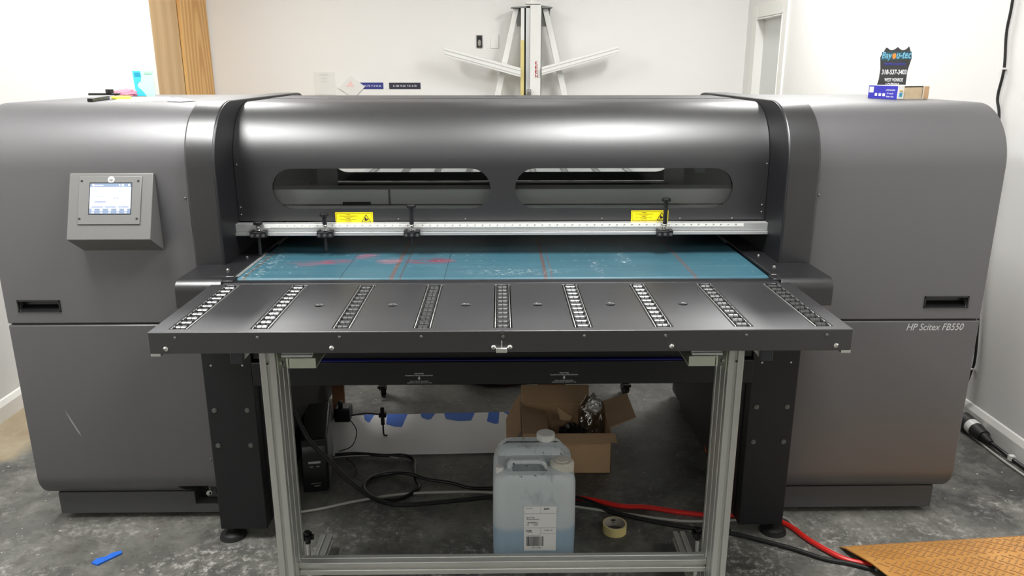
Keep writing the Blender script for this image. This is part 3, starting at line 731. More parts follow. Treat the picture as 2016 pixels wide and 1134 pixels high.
for x in tracks:
    tr = MB()
    tr.box(x - .0200, x - .0180, 1.824, 2.220, .957, .9806).box(x + .0180, x + .0200, 1.824, 2.220, .957, .9806)
    t = tr.build('roller_track', M['zinc'], RT, bevel=.0006)
    MB().box(x - .0228, x + .0228, 1.8225, 2.2215, .9555, .958).build('track_bed', M['deep'], t)
    for k in range(11):
        y = 1.842 + k * .0360
        if roller_src is None:
            r = MB(); r.cyl((-.0125, 0, 0), (1, 0, 0), .0100, .025, 20); r.mi = 1; r.cyl((-.0155, 0, 0), (1, 0, 0), .0128, .003, 20).cyl((.0125, 0, 0), (1, 0, 0), .0128, .003, 20).cyl((-.0012, 0, 0), (1, 0, 0), .0105, .0024, 20)
            ro = r.build('roller', [M['roller'], M['plastic']], None, bevel=.0008); roller_src = ro
        else:
            ro = roller_src.copy(); COL.objects.link(ro)
        ro.parent = t; ro.location = (x, y, .9725)
for i in range(9):
    fs = MB(); screw(fs, (.005 + .2007 * (i - 4), 1.797, .966), r=.0038); fs.build('face_screw', M['dull'], top)
for x in (-.823, -.417, -.018, .022, .423, .833):
    fb = MB(); fb.cyl((x, 1.797, .938), (0, -1, 0), .0062, .003, 20); fb.cyl((x, 1.794, .938), (0, -1, 0), .0062, .003, 20, r2=.003); fb.cyl((x, 1.7915, .938), (0, -1, 0), .0025, .001, 6); fb.build('face_bolt', M['steel'], top)
MB().box(-.012, .015, 1.789, 1.797, .925, .937).box(.001, .003, 1.795, 1.7975, .937, .955).build('centre_tab', M['zinc'], top, bevel=.001)
MB().box(-.0015, .0075, 1.793, 1.7975, .974, .981).build('centre_notch', M['dull'], top)
MB().box(-.864, -.840, 1.80, 1.83, .916, .924).build('corner_clip', M['zinc'], top, bevel=.001)
MB().box(.850, .874, 1.80, 1.83, .916, .924).build('corner_clip', M['zinc'], top, bevel=.001)
# frame
pp = alu_prism(.040, .120, 1, 3)
def post(xc):
    o = MB().prism([(xc + u, 1.93 + v) for u, v in pp], .0, .898, 'XY').build('post', M['alu'], RT)
    return o
XPL, XPR = -.602, .612
poL, poR = post(XPL), post(XPR)
for xc, s in ((XPL, 1), (XPR, -1)):
    po = poL if s > 0 else poR
    sc = MB(); sc.cyl((xc + .0, 1.8705, .868), (0, -1, 0), .003, .001, 12); sc.build('hole', M['deep'], po)
    # angle bracket and lip carrying the table
    MB().box(*sorted((xc + s * .0205, xc + s * .0235)), 1.88, 1.96, .835, .896).box(*sorted((xc + s * .0205, xc + s * .045)), 1.88, 1.96, .893, .896).build('angle_bracket', M['bracket'], RT, bevel=.001)
    for yy, zz in ((1.91, .855), (1.93, .88)): MB().cyl((xc + s * .0235, yy, zz), (s, 0, 0), .006, .004, 16).build('bracket_bolt', M['steel'], RT)
    a, b = sorted((xc + s * .058, xc + s * .132))
    MB().box(a, b, 1.838, 1.842, .868, .895).box(a, b, 1.842, 1.98, .866, .870).prism([(xc + s * .045, 1.90), (xc + s * .062, 1.838), (xc + s * .066, 1.838), (xc + s * .066, 1.92)], .868, .895, 'XY').build('channel_bracket', M['bracket'], RT, bevel=.001)
    a, b = sorted((xc + s * .048, xc + s * .126))
    MB().box(a, b, 1.834, 1.85, .899, .905).box(a, b, 1.84, 1.98, .905, .923).build('bracket_lip', M['rail'], RT, bevel=.001)
    bx = xc - s * .070
    MB().box(bx - .015, bx + .015, 1.845, 2.20, .878, .9235).build('end_capped_bar', mat('charcoal_end_cap', rgb(52, 54, 58), .4), RT, bevel=.002)
    MB().prism([(bx + s * .016, .9235), (bx + s * .05, .9235), (bx + s * .016, .884)], 1.86, 1.875, 'XZ').build('brace', M['alu'], RT)
    # foot rail running to the rear, levelling screw with star knob
    MB().prism([(xc + u, .042 + v) for u, v in alu_prism(.040, .040, 1, 1)], 1.45, 2.33, 'XZ').build('foot_rail', M['alu'], RT)
    MB().cyl((xc + s * .003, 2.09, .062), (0, 0, 1), .006, .14, 12).build('levelling_screw', M['zinc'], RT)
    k = MB(); star_knob(k, (xc + s * .003, 2.09, .21), .017); k.cyl((xc + s * .003, 2.09, .19), (0, 0, 1), .009, .04, 12); k.build('star_knob', M['plastic'], RT)
    MB().prism([(1.92 + u, .0 + v) for u, v in [(0, .023), (.02, .023), (.02, .03), (0, .03)]], xc - .02, xc + .02).build('post_shoe', M['zinc'], RT)
MB().prism([(1.945 + u, .213 + v) for u, v in prism_profile_alu(.040, .040, 1, 1)], XPL + .0205, XPR - .0205).build('cross_bar', M['alu'], RT)

# rear wheeled table seen through the hood windows
R2 = thing('roller_table', 'rear roller table on casters seen through the printer windows', 'roller table', (0, 4.4, 0))
MB().box(-.864, .873, 3.81, 5.3, .925, .978).build('table_top', mat('rear_table_top', rgb(150, 150, 150), .4, .2), R2, bevel=.003)
for x in tracks:
    t = MB().box(x - .02, x - .014, 3.83, 5.27, .976, .984).box(x + .014, x + .02, 3.83, 5.27, .976, .984)
    for k in range(40): t.cyl((x - .012, 3.85 + k * .036, .976), (1, 0, 0), .009, .024, 10)
    t.build('roller_track', M['dull'], R2)
for x in (-.60, .635):
    for y in (3.66, 5.1):
        if y > 4: MB().box(x - .02, x + .02, y - .02, y + .02, .10, .925).build('leg', M['alu'], R2)
        else: MB().box(x - .02, x + .02, y - .02, y + .02, .10, .78).box(x - .02, x + .02, y, 3.9, .74, .78).box(x - .02, x + .02, 3.86, 3.9, .78, .925).build('leg', M['alu'], R2)
        c = MB().cyl((x, y, .085), (0, 0, 1), .02, .02).build('caster', M['zinc'], R2)
        MB().cyl((x - .013, y - .01, .032), (1, .25, 0), .032, .024, 20).build('wheel', M['rubber'], c)
        MB().prism([(y - .03, .03), (y + .0, .03), (y + .012, .085), (y - .025, .085)], x - .018, x - .014).prism([(y - .03, .03), (y, .03), (y + .012, .085), (y - .025, .085)], x + .014, x + .018).cyl((x - .02, y - .055, .06), (1, 0, 0), .009, .04, 10).build('fork', M['plastic'], c)

# ------------------------------------------------------------------ things on the left cabinet
ZT = 1.4905
def rotz(x, y, z, deg): return Matrix.Translation((x, y, z)) @ Matrix.Rotation(math.radians(deg), 4, 'Z')
def sheetpaper(name, pts, z, m, label, cat, group=None):
    return tag(MB().prism(pts, z, z + .0012, 'XY').build(name, m, None, smooth=False), label, cat, group)
def wavy(name, pts, m, label, cat):
    return sheetpaper(name, pts, ZT, m, label, cat)
sheetpaper('paper_sheet', [(-1.342, 2.735), (-1.48, 3.22), (-1.323, 3.20), (-1.16, 2.86), (-1.25, 2.70)], ZT, M['paper'], 'white paper sheet lying under the neon yellow loop', 'paper')
sheetpaper('paper_sheet', [(-1.21, 2.93), (-1.26, 3.11), (-1.068, 2.81), (-1.08, 2.70), (-1.15, 2.76)], ZT + .0015, M['paper'], 'smaller white paper at the inner end of the left cabinet top', 'paper')
cl = thing('hand_clamp', 'black clamp with crossed bar lying on the left cabinet top', 'clamp', (-1.44, 2.75, ZT))
MB().box(-.009, .009, -.12, .10, 0, .012).build('clamp_bar', M['plastic'], cl, T=rotz(-1.43, 2.86, ZT, 12), bevel=.002)
MB().box(-.055, .055, -.009, .009, .014, .022).cyl((.02, 0, .02), (0, 0, 1), .014, .016, 14).build('clamp_jaw', M['plastic'], cl, T=rotz(-1.475, 2.99, ZT, 4), bevel=.002)
ring = [(.028 * math.cos(a), .045 * math.sin(a), .008) for a in [i * 2 * PI / 24 for i in range(25)]]
o = MB().tube(ring, .005, 8, spline=False).build('neon_loop', M['neon'], None, T=rotz(-1.385, 2.93, ZT, 12)); tag(o, 'neon yellow loop lying on white paper on left cabinet', 'loop')
def blob(name, c, sc, m, label, cat, seed=0, amp=.25, fr=6, sub=4, parent=None, flat=True):
    bm = bmesh.new(); bmesh.ops.create_icosphere(bm, subdivisions=sub, radius=1)
    for v in bm.verts:
        n = v.co.normalized(); d = 1 + amp * noise.noise(n * fr + Vector((seed, seed * 2, 0)))
        p = Vector((n.x * sc[0], n.y * sc[1], n.z * sc[2])) * d
        if flat: p.z = max(p.z, -sc[2] * .6)
        v.co = p + Vector(c)
    me = bpy.data.meshes.new(name); bm.to_mesh(me); bm.free(); me.materials.append(m)
    for f in me.polygons: f.use_smooth = True
    o = bpy.data.objects.new(name, me); COL.objects.link(o)
    if parent: parent_to(o, parent)
    if label: tag(o, label, cat)
    return o
blob('pink_cloth', (-1.53, 3.28, ZT + .012), (.050, .035, .018), M['pink'], 'crumpled pink cloth on the left cabinet beside the blue leaflet', 'cloth', 3, .3, 3)
lf = thing('leaflet', 'small leaflet with cyan and mint print standing on the left cabinet', 'leaflet', (-1.49, 3.28, ZT))
MB().box(-1.492, -1.410, 3.278, 3.281, ZT, ZT + .102).build('leaflet_sheet', M['mint'], lf)
MB().prism([(x + .038, z) for x, z in [(-1.530, ZT + .1), (-1.500, ZT + .1), (-1.496, ZT + .085), (-1.500, ZT + .062), (-1.516, ZT + .050), (-1.512, ZT + .035), (-1.500, ZT + .025), (-1.49, ZT + .012), (-1.484, ZT + .002), (-1.524, ZT + .002)]], 3.276, 3.2782, 'XZ').build('cyan_print', M['cyan'], lf)
MB().box(-1.484, -1.462, 3.275, 3.2775, ZT + .078, ZT + .094).build('leaflet_heading', mat('deep_teal_print', rgb(20, 140, 170), .5), lf)
MB().box(-1.445, -1.415, 3.275, 3.2785, ZT + .088, ZT + .095).build('leaflet_line', mat('soft_green_print', rgb(150, 190, 165), .5), lf)

# ------------------------------------------------------------------ things on the right cabinet
sg = thing('shield_sign', 'small black shield-shaped sign standing behind the blue carton', 'sign', (1.553, 3.13, ZT))
sx0 = 1.553
prof = [(-.058, 0), (.050, 0), (.050, .05), (.050, .10), (.060, .150), (.049, .183), (.044, .193)]
def scal(x0, x1, zt, d, n=8): return [(x0 + (x1 - x0) * i / n, zt - d * math.sin(PI * i / n)) for i in range(1, n)]
prof += scal(.044, .0, .191, .012) + [(.0, .191)] + scal(.0, -.044, .191, .012) + [(-.044, .189), (-.056, .166), (-.063, .152), (-.057, .11), (-.058, .07), (-.066, .03)]
MB().prism([(sx0 + a, ZT + b) for a, b in prof], 3.130, 3.134, 'XZ').build('sign_board', M['signblack'], sg)
Ts = front_frame(sx0, 3.1298, ZT)
MB().prism([(x, z) for x, z in ((-.060, .172), (.056, .174), (.060, .147), (-.060, .140))], 0, .0002, 'XY').build('title_glow', mat('sign_teal', rgb(40, 78, 88), .5), sg, T=Ts)
texts('sign_title', [('Bay', -.0385, .1555, .041, .034, dict(shear=.2, bold=.025))], M['signblue'], Ts @ Matrix.Translation((0, 0, .0003)), sg)
texts('sign_title', [('u-tec', .0285, .160, .059, .027, dict(shear=.2, bold=.025))], M['signblue'], Ts @ Matrix.Translation((0, 0, .0003)), sg)
MB().cyl((0, 0, .0003), (0, 0, 1), .0074, .0008, 20).build('sign_title_letter', M['signorange'], sg, T=Ts @ Matrix.Translation((-.0105, .157, 0)) @ Matrix.Diagonal((1, 1.5, 1, 1)))
texts('sign_subtitle', [('PRINTING SOLUTIONS', -.004, .1265, .084, .0085, dict(bold=.03))], M['signdeep'], Ts, sg)
texts('sign_phone', [('318-537-3403', -.002, .0965, .098, .019, dict(bold=.03))], M['whitetext'], Ts, sg)
texts('sign_town', [('WEST MONROE', .000, .067, .074, .014, dict(bold=.025)), ('LOUISIANA', -.002, .049, .054, .013, dict(bold=.025))], M['whitetext'], Ts, sg)

bxC, bxL, bxR = Vector((1.459, 2.90, 0)), Vector((1.426, 3.06, 0)), Vector((1.605, 2.955, 0))
bx = thing('small_carton', 'opened blue and white carton of paper pads on right cabinet', 'carton', (1.50, 2.98, ZT))
u_ = (bxL - bxC).normalized(); v_ = (bxR - bxC).normalized(); LL, LR = (bxL - bxC).length, (bxR - bxC).length
Tc = Matrix(((v_.x, u_.x, 0, bxC.x), (v_.y, u_.y, 0, bxC.y), (0, 0, 1, ZT), (0, 0, 0, 1)))
MB().box(0, .0015, 0, LL, 0, .048).build('printed_side', M['cartonblue'], bx, T=Tc)
MB().box(.002, LR, .004, LL, 0, .002).box(.002, LR, .004, LL, .047, .049).box(.002, LR, LL - .002, LL, 0, .048).box(LR - .002, LR, .03, LL, 0, .048).build('carton_shell', M['white'], bx, T=Tc)
MB().box(.03, LR - .028, .006, LL - .01, .003, .043).build('paper_pads', M['pulp'], bx, T=Tc)
MB().box(LR - .026, LR - .002, -.002, .001, .002, .046).build('side_flap', M['cardboard'], bx, T=Tc)
MB().box(0, .030, -.002, 0, .002, .047).build('printed_flap', M['white'], bx, T=Tc)
MB().box(.008, .022, -.003, -.0015, .010, .024).build('flap_print', mat('print_blue', rgb(60, 150, 190), .5), bx, T=Tc)
MB().box(.008, .024, -.003, -.0015, .027, .033).build('flap_print', mat('print_amber', rgb(206, 176, 90), .5), bx, T=Tc)
Tf = frame(bxC + Vector((0, 0, ZT)) + u_ * LL - v_ * .0006, -u_, (0, 0, 1))
bars_ = MB().box(.006, .030, .022, .043, 0, .0006)
for k in range(3): bars_.box(.040 + k * .022, .053 + k * .022, .010, .020, 0, .0006)
bars_.build('side_panels', M['paper'], bx, T=Tf)
texts('side_print', [('JAM BOARD', .125, .032, .05, .007), ('12 pads', .125, .020, .035, .007), ('letter size', .125, .010, .04, .007)], M['whitetext'], Tf, bx)

# ------------------------------------------------------------------ right wall cable and floor connector
wc = thing('wall_cable', 'black cable clipped up the right wall', 'cable', (2.185, 3.4, 0))
MB().tube([(2.190, 3.49, ZC), (2.188, 3.485, 2.2), (2.188, 3.47, 1.88), (2.188, 3.475, 1.75), (2.188, 3.45, 1.6), (2.188, 3.462, 1.48), (2.188, 3.43, 1.40), (2.188, 3.40, 1.2), (2.188, 3.38, .8), (2.188, 3.31, .35), (2.188, 3.32, .24), (2.178, 3.33, .15), (2.170, 3.33, .10), (2.15, 3.27, .04)], .006, 10).build('cable', M['rubber'], wc)
for y, z in ((3.452, 1.6), (3.312, .26), (3.40, 1.19)):
    MB().box(2.176, 2.198, y - .008, y + .014, z - .004, z + .004).build('cable_clip', M['white'], wc, bevel=.001)
cn = thing('inline_connector', 'black and white inline power connector on the floor by the right wall', 'connector', (2.12, 3.1, 0))
A, B = Vector((2.135, 3.26, .045)), Vector((2.135, 3.02, .03)); d = (B - A)
def seg(a, b, r1, r2=None): 
    p = A + d * a; return (p, d, r1, d.length * (b - a), 24, r2 if r2 is not None else r1)
MB().cyl(*seg(.0, .12, .022, .034)).cyl(*seg(.12, .36, .036)).build('connector_body', M['rubber'], cn)
MB().cyl(*seg(.36, .52, .034)).build('connector_collar', M['white'], cn)
MB().cyl(*seg(.52, .78, .034, .028)).cyl(*seg(.78, 1.0, .024, .012)).build('plug_body', M['rubber'], cn)
MB().tube([B - d * .02, (2.16, 2.93, .012), (2.165, 2.80, .010), (2.155, 2.66, .010), (2.15, 2.4, .010), (2.12, 1.9, .010)], .0085, 10).build('cable', M['plastic'], cn)
MB().box(2.148, 2.17, 2.905, 2.925, .004, .026).build('white_tie', M['white'], cn)
tag(MB().tube([(2.17, 3.35, .006), (2.13, 3.2, .006), (2.12, 2.95, .006), (2.13, 2.7, .006), (2.11, 2.3, .006), (2.1, 1.9, .006)], .005, 8).build('grey_cord', M['greycord'], None), 'thin pale cord on the floor along the right baseboard', 'cord')

# ------------------------------------------------------------------ orange tread-plate ramp
rp = thing('cable_ramp', 'worn orange tread-plate cable ramp on the floor at lower right', 'ramp', (1.6, 2.1, 0))
Tr = rotz(1.172, 2.318, 0, 4.6)
prf = [(0, .002), (-.038, .024), (-.150, .044), (-.34, .044), (-.445, .024), (-.49, .002), (-.49, 0), (-.445, .019), (-.34, .039), (-.150, .039), (-.04, .019), (0, 0)]
rings = []
MBr = MB()
n = 1; x1 = .86
A_ = [(0.0, y, z) for y, z in prf]; 
def endx(y): return .0 if y > -.05 else (.0 + (-.05 - y) * .25)
ra = [Vector((endx(y) if y > -.40 else .09, y, z)) for y, z in prf]; rb_ = [Vector((x1, y, z)) for y, z in prf]
MBr.loft([ra, rb_]).build('tread_plate', M['ramp'], rp, T=Tr, bevel=.001)
tb = MB()
def surf(y):
    pts = [(0, .002), (-.038, .024), (-.150, .044), (-.34, .044)]
    for (y0, z0), (y1, z1) in zip(pts, pts[1:]):
        if y1 <= y <= y0: return z0 + (z1 - z0) * (y - y0) / (y1 - y0)
    return .044
for r in range(26):
    y = -.012 - r * .0125
    for c in range(30):
        x = .05 + c * .027 + (r % 2) * .0135
        if (c // 2 + r // 2) % 2: ang = .6
        else: ang = -.6
        if x < endx(y) + .02 or min(abs(y + .038), abs(y + .150)) < .007: continue
        zz = surf(y); sl = math.atan2(surf(y + .003) - surf(y - .003), .006)
        T = Matrix.Translation((x, y, zz)) @ Matrix.Rotation(sl, 4, 'X') @ Matrix.Rotation(ang, 4, 'Z')
        tb.box(-.0085, .0085, -.0020, .0020, -.001, .0022, T=T)
tb.build('tread_bumps', mat('rubbed_tread', rgb(172, 130, 84), .45), rp, T=Tr, smooth=False)
MB().box(.12, .85, -.33, -.16, .001, .03).build('cable_channel', M['deep'], rp, T=Tr)

# ------------------------------------------------------------------ floor: board, tape, UPS, cables, carton, jug ...
bd = tag(MB().prism([(-.789, 3.39), (.06, 3.425), (.05, 3.022), (-.85, 2.998)], 0.0, .006, 'XY').build('foam_board', M['panelwhite'], None, bevel=.001), 'long white board lying on the floor under the printer', 'board')
def tape(pts, label, z=.0062):
    return tag(MB().prism(pts, z, z + .0008, 'XY').build('tape_piece', M['bluetape'], None, smooth=False), label, 'tape')
def tpx(x0, x1, y0, y1, lab): 
    j = lambda: random.uniform(-.01, .01)
    return tape([(x0 + j(), y1), (x1 + j(), y1), (x1 - .02 + j(), y0 + j()), ((x0 + x1) / 2, y0 - .005), (x0 + .01 + j(), y0 + .02)], lab)
tpx(-.655, -.60, 3.325, 3.40, 'blue tape strip on the board nearest the black plug')
tpx(-.545, -.44, 3.275, 3.405, 'broad blue tape patch on the board, second from the left')
tpx(-.38, -.31, 3.345, 3.41, 'small dark blue tape scrap midway along the board edge')
tpx(-.27, -.13, 3.33, 3.415, 'wide blue tape piece right of the small dark scrap')
tpx(-.07, .0, 3.30, 3.42, 'blue tape piece on the board just left of the cardboard box')
tpx(.02, .055, 3.37, 3.42, 'last blue tape tip on the board beside the cardboard box')
tag(MB().prism([(-1.378, 2.262), (-1.352, 2.25), (-1.30, 2.315), (-1.308, 2.328), (-1.335, 2.315), (-1.345, 2.295), (-1.37, 2.285)], 0.0006, .006, 'XY').build('tape_scrap', M['bluetape'], None), 'crumpled blue tape scrap on the open floor at lower left', 'tape')

# UPS
up_ = thing('battery_backup', 'black tower battery backup unit standing under the printer', 'battery backup', (-.72, 2.85, 0))
Tu = rotz(-.724, 2.70, 0, 9.5)
MB().box(-.050, .050, .012, .36, .006, .226).build('case', M['plastic'], up_, T=Tu, bevel=.006)
MB().prism([(.0, .012), (-.006, .05), (-.006, .17), (.018, .205), (.03, .226), (.03, .006), (.0, .006)], -.047, .047).build('front_panel', M['plastic'], up_, T=Tu, bevel=.004)
MB().box(.0505, .0525, .03, .34, .012, .222).build('side_panel', mat('grey_side_plastic', rgb(105, 105, 103), .35, .2), up_, T=Tu)
MB().box(-.022, .024, -.0072, -.005, .133, .142).build('brand_bar', M['greytext'], up_, T=Tu)
MB().box(-.018, -.005, -.0072, -.005, .118, .1205).box(.008, .018, -.0072, -.005, .118, .1205).build('indicator_marks', M['greytext'], up_, T=Tu)
texts('lettering', [('CyberPower', 0, .047, .040, .006, dict(shear=.2)), ('1000VA', .004, .036, .022, .005)], M['greytext'], Tu @ front_frame(.002, -.0055, 0), up_)
MB().box(-.04, .04, .36, .362, .03, .2).build('rear_panel', M['deep'], up_, T=Tu)
ap = thing('power_adapter', 'black power adapter hanging behind the battery backup unit', 'adapter', (-.70, 3.13, 0))
MB().box(-.735, -.665, 3.12, 3.19, .10, .165).box(-.72, -.70, 3.14, 3.16, .165, .19).build('adapter_body', M['plastic'], ap, bevel=.006)
MB().tube([(-.667, 3.15, .12), (-.60, 3.16, .125), (-.545, 3.18, .11)], .0035, 8).build('lead', M['rubber'], ap)
MB().box(-.548, -.515, 3.17, 3.195, .098, .118).cyl((-.532, 3.18, .06), (0, 0, 1), .009, .085, 10).build('lead_plug', M['plastic'], ap, bevel=.002)
MB().tube([(-.532, 3.18, .062), (-.53, 3.18, .012), (-.515, 3.175, .009)], .004, 8).build('plug_tail', M['rubber'], ap)
tag(MB().tube([(-.672, 3.14, .11), (-.64, 3.12, .06), (-.65, 3.06, .02), (-.70, 3.02, .012)], .0022, 6).build('thin_cord', M['rubber'], None), 'thin black cord drooping from the adapter to the board', 'cord')

def cable(name, pts, r, m, label, cat='cable'):
    return tag(MB().tube(pts, r, 10).build(name, m, None), label, cat)
r1 = .0075
cable('power_cable', [(-.76, 2.60, .40), (-.705, 2.56, .31), (-.671, 2.56, .263), (-.625, 2.56, .21), (-.576, 2.56, .148), (-.523, 2.565, .093), (-.475, 2.58, .045), (-.42, 2.605, .0085), (-.34, 2.60, .0085), (-.15, 2.63, .0085), (-.02, 2.65, .0085), (.15, 2.63, .0085), (.30, 2.60, .0085)], .0085, M['rubber'], 'thick black cable slanting down past the battery backup unit', )
cable('power_cable', [(-.71, 2.99, .012), (-.62, 3.0, .0135), (-.50, 2.98, .0135), (-.42, 2.98, .0135), (-.37, 2.95, .0075), (-.36, 2.87, .0075), (-.345, 2.79, .0075), (-.33, 2.72, .008), (-.38, 2.65, .0075), (-.44, 2.62, .016), (-.50, 2.66, .0075), (-.545, 2.73, .0075), (-.52, 2.81, .0075), (-.45, 2.84, .0075), (-.38, 2.815, .020), (-.30, 2.79, .0075), (-.20, 2.76, .0075), (-.12, 2.72, .0075), (0, 2.715, .0075), (.12, 2.69, .0075), (.28, 2.645, .0075)], .0072, M['plastic'], 'black cable looped on the floor in front of the white board')
cable('thin_cord', [(-.71, 2.965, .014), (-.62, 2.985, .010), (-.52, 2.985, .010), (-.44, 2.965, .010)], .0028, M['greycord'], 'thin grey lead beside the black cable on the white board', 'cord')
cable('thin_cord', [(-.66, 2.96, .012), (-.62, 2.92, .006), (-.595, 2.86, .004), (-.60, 2.82, .004)], .002, M['rubber'], 'hair-thin black wire curling down off the white board', 'cord')
cable('pale_cable', [(-.80, 2.545, .006), (-.68, 2.58, .006), (-.56, 2.63, .006), (-.41, 2.675, .006), (-.25, 2.69, .006), (-.04, 2.685, .006), (.15, 2.62, .006), (.35, 2.56, .006), (.60, 2.49, .006), (.70, 2.475, .006), (.85, 2.48, .006), (1.03, 2.50, .006), (1.06, 2.42, .006), (1.09, 2.35, .006), (1.17, 2.24, .006), (1.24, 2.18, .008)], .0052, M['greycord'], 'pale grey cable running across the floor below the looped black cable')
cable('red_hose', [(.18, 2.655, .010), (.29, 2.635, .010), (.36, 2.615, .010), (.45, 2.575, .010), (.55, 2.565, .010), (.66, 2.53, .010), (.76, 2.51, .010), (.88, 2.505, .010), (.98, 2.49, .010), (1.04, 2.435, .010), (1.08, 2.34, .011), (1.15, 2.24, .011), (1.23, 2.20, .011)], .0095, M['red'], 'bright red hose running over the floor into the orange ramp', 'hose')
cable('power_cable', [(.18, 2.625, .0085), (.29, 2.60, .0085), (.42, 2.535, .0085), (.55, 2.475, .0085), (.68, 2.43, .0085), (.80, 2.40, .0085), (.90, 2.355, .0085), (1.0, 2.30, .0085), (1.09, 2.24, .0085), (1.16, 2.215, .0085), (1.23, 2.18, .0085)], .0078, M['rubber'], 'black cable beside the red hose, leading into the orange ramp')
cable('power_cable', [(.18, 2.645, .008), (.30, 2.61, .024), (.45, 2.52, .008), (.60, 2.455, .008), (.72, 2.42, .008), (.82, 2.41, .008)], .0065, M['plastic'], 'second thinner black cable alongside, ending behind the right post')
cable('extension_cord', [(.847, 3.10, .20), (.847, 3.02, .155), (.8475, 2.99, .12), (.847, 2.90, .11), (.847, 2.86, .08)], .0075, M['orange'], 'orange cord glimpsed behind the right leg plate', 'cord')

# cardboard box
cx = thing('cardboard_box', 'open brown cardboard box with spread flaps under the printer', 'box', (.27, 3.0, 0))
x0, x1, y0, y1, hb = .088, .448, 2.838, 3.15, .180; t = .004
MB().box(x0, x1, y0, y1, 0, t).box(x0, x1, y0, y0 + t, 0, hb).box(x0, x1, y1 - t, y1, 0, hb).box(x0, x0 + t, y0, y1, 0, hb).box(x1 - t, x1, y0, y1, 0, hb).build('box_body', M['cardboard'], cx, bevel=.001)
def flap(p, q, dirv, L, skew=0, n=6, curl=0):
    p, q, dv = Vector(p), Vector(q), Vector(dirv).normalized(); mb = MB(); e = (q - p).normalized()
    rows = []
    for i in range(n + 1):
        s = i / n; off = dv * L * s + Vector((0, 0, curl * s * s)); sh = skew * s
        rows.append([p + off + e * sh, q + off - e * sh])
    for a, b in zip(rows, rows[1:]): mb.quad([a[0], a[1], b[1], b[0]])
    bmesh.ops.remove_doubles(mb.bm, verts=mb.bm.verts, dist=1e-5)
    return mb.build('flap', M['cardin'], cx, solid=.004, smooth=False)
flap((x0 - .002, y0, hb), (x1 + .012, y0, hb), (0, -.9, -.45), .045, -.004)
flap((x0, y1, hb - .0), (x1 - .06, y1, hb), (0, .25, 1), .075, .0)
flap((x1, y0 + .05, hb), (x1, y1, hb), (1, .1, .35), .115, .01)
flap((x0, y0 + .0, hb), (x0, y1 - .04, hb), (.9, .25, -.25), .115, .03)
flap((x0 - .004, y0 + .10, .15), (x0 - .004, y1 + .06, .19), (-.5, 0, -.75), .11, .0, curl=-.03)
MB().prism([(.16, .235), (.225, .29), (.29, .235)], 3.21, 3.214, 'XZ').build('flap_tip', M['cardin'], cx)
blob('plastic_bag', (.385, 3.02, .145), (.055, .05, .115), M['film'], 'clear crumpled plastic bag sticking out of the cardboard box', 'bag', 5, .35, 2.5, 4)
blob('foil_wad', (.392, 2.985, .235), (.030, .026, .036), M['foil'], 'shiny silver crumple on top of the plastic bag', 'foil', 2, .4, 3.2, 4)
blob('dark_bag', (.30, 2.96, .10), (.06, .07, .06), M['plastic'], 'black plastic bundle inside the cardboard box', 'bag', 4, .4, 3, 4)
tag(MB().prism([(.235, .225), (.30, .178), (.292, .16), (.25, .165)], 3.0, 3.003, 'XZ').build('kraft_scrap', M['cardin'], None), 'torn kraft paper corner poking up from the cardboard box', 'paper')

# jug
jg = thing('plastic_jug', 'translucent jug half full of blue liquid behind the cross bar', 'jug', (.105, 2.29, 0))
def rrect(cx_, cy_, hx, hy, r, z, n=6):
    pts = []
    for sx, sy, a0 in ((1, 1, 0), (-1, 1, 90), (-1, -1, 180), (1, -1, 270)):
        for i in range(n + 1):
            a = math.radians(a0 + 90 * i / n); pts.append(Vector((cx_ + sx * (hx - r) + r * math.cos(a), cy_ + sy * (hy - r) + r * math.sin(a), z)))
    return pts
jc = (.105, 2.292); rings = []
for z, hx, hy, r in ((0, .108, .098, .03), (.006, .120, .110, .035), (.02, .128, .120, .04), (.05, .132, .126, .045), (.18, .1335, .128, .045), (.33, .132, .126, .045), (.352, .127, .121, .045), (.366, .117, .112, .045), (.373, .100, .095, .04), (.376, .07, .06, .03)):
    rings.append(rrect(jc[0], jc[1], hx, hy, r, z))
body = MB().loft(rings).build('jug_body', M['jug'], jg, ang=60)
boolean(body, MB().box(.035, .145, 2.195, 2.245, .345, .42))
MB().prism([(.03, .350), (.036, .362), (.036, .385), (.050, .398), (.115, .398), (.130, .385), (.142, .360), (.160, .350), (.16, .34), (.03, .34)][:0] or [(.012, .352), (.020, .388), (.034, .402), (.128, .402), (.142, .390), (.158, .352), (.143, .352), (.133, .379), (.122, .386), (.043, .386), (.035, .379), (.030, .352)], 2.210, 2.236, 'XZ').build('handle', M['jug'], jg, bevel=.006, seg=3)
MB().box(.04, .14, 2.20, 2.24, .335, .345).build('handle_recess', mat('ink_stained_plastic', rgb(96, 100, 100), .5, var=.6, vscale=40), jg)
# raised rear shoulder
sh_ = [rrect(jc[0] - .005, jc[1] + .055, a, b, .035, z) for z, a, b in ((.345, .118, .062), (.375, .110, .055), (.392, .098, .045), (.397, .08, .03))]
MB().loft(sh_).build('rear_shoulder', M['jug'], jg, ang=60)
c = MB().cyl((.195, 2.232, .355), (0, 0, 1), .037, .030, 32).cyl((.195, 2.232, .385), (0, 0, 1), .037, .006, 32, r2=.031).cyl((.195, 2.232, .391), (0, 0, 1), .020, .004, 28)
for i in range(24):
    a = i * PI / 12; c.cyl((.195 + .037 * math.cos(a), 2.232 + .037 * math.sin(a), .357), (0, 0, 1), .002, .026, 6)
tag(c.build('large_cap', mat('cream_cap', rgb(214, 210, 198), .45), jg), 'large cream screw cap')
MB().cyl((.150, 2.372, .39), (0, 0, 1), .031, .026, 32).cyl((.150, 2.372, .416), (0, 0, 1), .028, .002, 32).build('rear_cap', M['white'], jg, bevel=.002)
